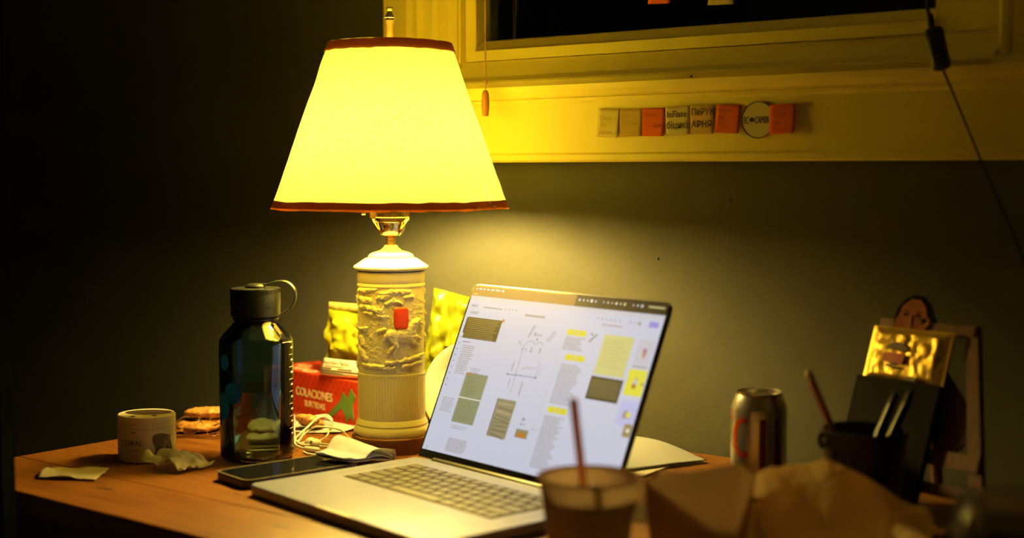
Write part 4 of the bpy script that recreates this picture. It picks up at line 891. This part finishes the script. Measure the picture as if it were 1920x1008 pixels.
# ------------------------------------------------------------------ foreground: cup with straw, carton, wrapping paper, plastic box
KX, KY = .0640, 1.170
pc_ = thing('paper_cup', 'out-of-focus brown paper cup in the foreground', 'cup', (KX, KY, TZ)); pc_.scale = (1, 1, .965)
M_pcup = paper_mat('paper_cup', (.60, .44, .26), .38, 60, .05)
m = MB(); m.lathe([(0, .003), (.028, .003), (.0290, 0), (.0300, 0), (.0415, .0885), (.0428, .0890), (.0436, .0905), (.0432, .0922), (.0418, .0922), (.0412, .0905)], 64, rad='open'); m.build('body', M_pcup, pc_, smooth=40)
m = MB(); m.lathe([(.0392, .074), (0, .074)], 48); m.build('drink_light_stop', mat('light_stop_tan', (.50, .34, .18), .5), pc_)  # unseen opaque drink disc, its level set to block light in the lower cup
stw = MB(); stw.tube([(0, 0, 0), (-.0175, -.006, .1480)], .0036, 14)
tag(stw.build('straw', paper_mat('straw_rose', (.85, .50, .32), .5, 90, .05), None, (KX + .004, KY - .004, TZ + .0065), smooth=60), 'reddish straw standing in the paper cup', 'straw')

M_kraft = paper_mat('kraft_card', (.50, .33, .17), .26, 40, .1)
kc = thing('takeaway_carton', 'brown takeaway carton between the paper cup and wrapping paper', 'carton', (.165, 1.200, TZ))
kv = [(-.045, -.006, 0), (.022, -.028, 0), (.038, .016, 0), (-.030, .036, 0)]
kt = [(-.053, -.008, .0800), (.023, -.035, .1005), (.047, .020, .0775), (-.035, .045, .0780)]
for k in range(4):
    a, b, c_, d = kv[k], kv[(k + 1) % 4], kt[(k + 1) % 4], kt[k]; mb = MB(); mb.quad(a, b, c_, d); mb.build('side_panel', M_kraft, kc)
mb = MB(); mb.quad(*[(x, y, .0012) for x, y, _ in kv]); mb.build('bottom', M_kraft, kc)
mb = MB(); mb.quad(kt[3], kt[0], (-.064, -.004, .0560), (-.054, .030, .0560)); mb.build('flap', M_kraft, kc)

M_wp = paper_mat('wrapping_paper', (.78, .60, .27), .6, 25, .3)
wpo = Vector((.2830, 1.215, TZ))
def wp(i, j):
    # a stiff crumpled sheet leaning up: creased facets, highest at a peak left of its middle, the rear edge folded back
    x = -.074 + .148 * i; rid = float(np.interp(i, [0, .10, .38, .45, .68, 1], [.066, .084, .087, .098, .078, .050]))
    t = j / .8; q = fbm(i * 4.2 + 2, j * 3.4 + 1, 3, 2); q2 = fbm(i * 5 + 8, j * 5, 9, 2)
    if j <= .8: y = -.055 + .060 * t ** 1.4; z = rid * t ** .75
    else: y = .005 + .10 * (j - .8); z = rid - .10 * (j - .8)
    return (x + .010 * q2 * (1 - j), y + .022 * q * (.3 + j), max(.0008, z + .007 * q2 * min(1, z / .02)))
mb = MB(); mb.grid(wp, 15, 11); tag(mb.build('wrapping_paper', M_wp, None, wpo), 'crumpled tan wrapping paper in the right foreground', 'paper')

M_clear = mat('clear_plastic', (.80, .78, .72), .08, trans=.95, ior=1.25, spec=.8)
pb = thing('plastic_box', 'clear plastic food box at the lower right corner', 'container', (.4380, 1.140, TZ), R(-14))
def dome(i, j):
    a = 2 * math.pi * i; e = .30; ca_, sa_ = math.cos(a), math.sin(a)
    sx = math.copysign(abs(ca_) ** .55, ca_); sy = math.copysign(abs(sa_) ** .55, sa_)
    prof = [(1.05, .034), (1.0, .036), (.97, .042), (.90, .066), (.82, .074), (.60, .0765), (.3, .0770), (.02, .0770)]
    k, z = prof[min(7, int(round(j * 7)))]; k *= 1 + .012 * math.sin(a * 14) * (1 if .03 < z < .07 else 0)
    return (.080 * sx * k, .062 * sy * k, z)
mb = MB(); mb.grid(dome, 96, 8, wrap=True); mb.build('lid', M_clear, pb, smooth=40, solid=.0005)
def tray(i, j):
    a = 2 * math.pi * i; ca_, sa_ = math.cos(a), math.sin(a); sx = math.copysign(abs(ca_) ** .55, ca_); sy = math.copysign(abs(sa_) ** .55, sa_)
    prof = [(.02, .001), (.70, .001), (.78, .004), (.92, .030), (1.03, .033)]; k, z = prof[min(4, int(round(j * 4)))]; return (.080 * sx * k, .062 * sy * k, z)
mb = MB(); mb.grid(tray, 96, 5, wrap=True); mb.build('tray', mat('tray_dark', (.05, .045, .04), .35), pb, smooth=40, solid=.0006)
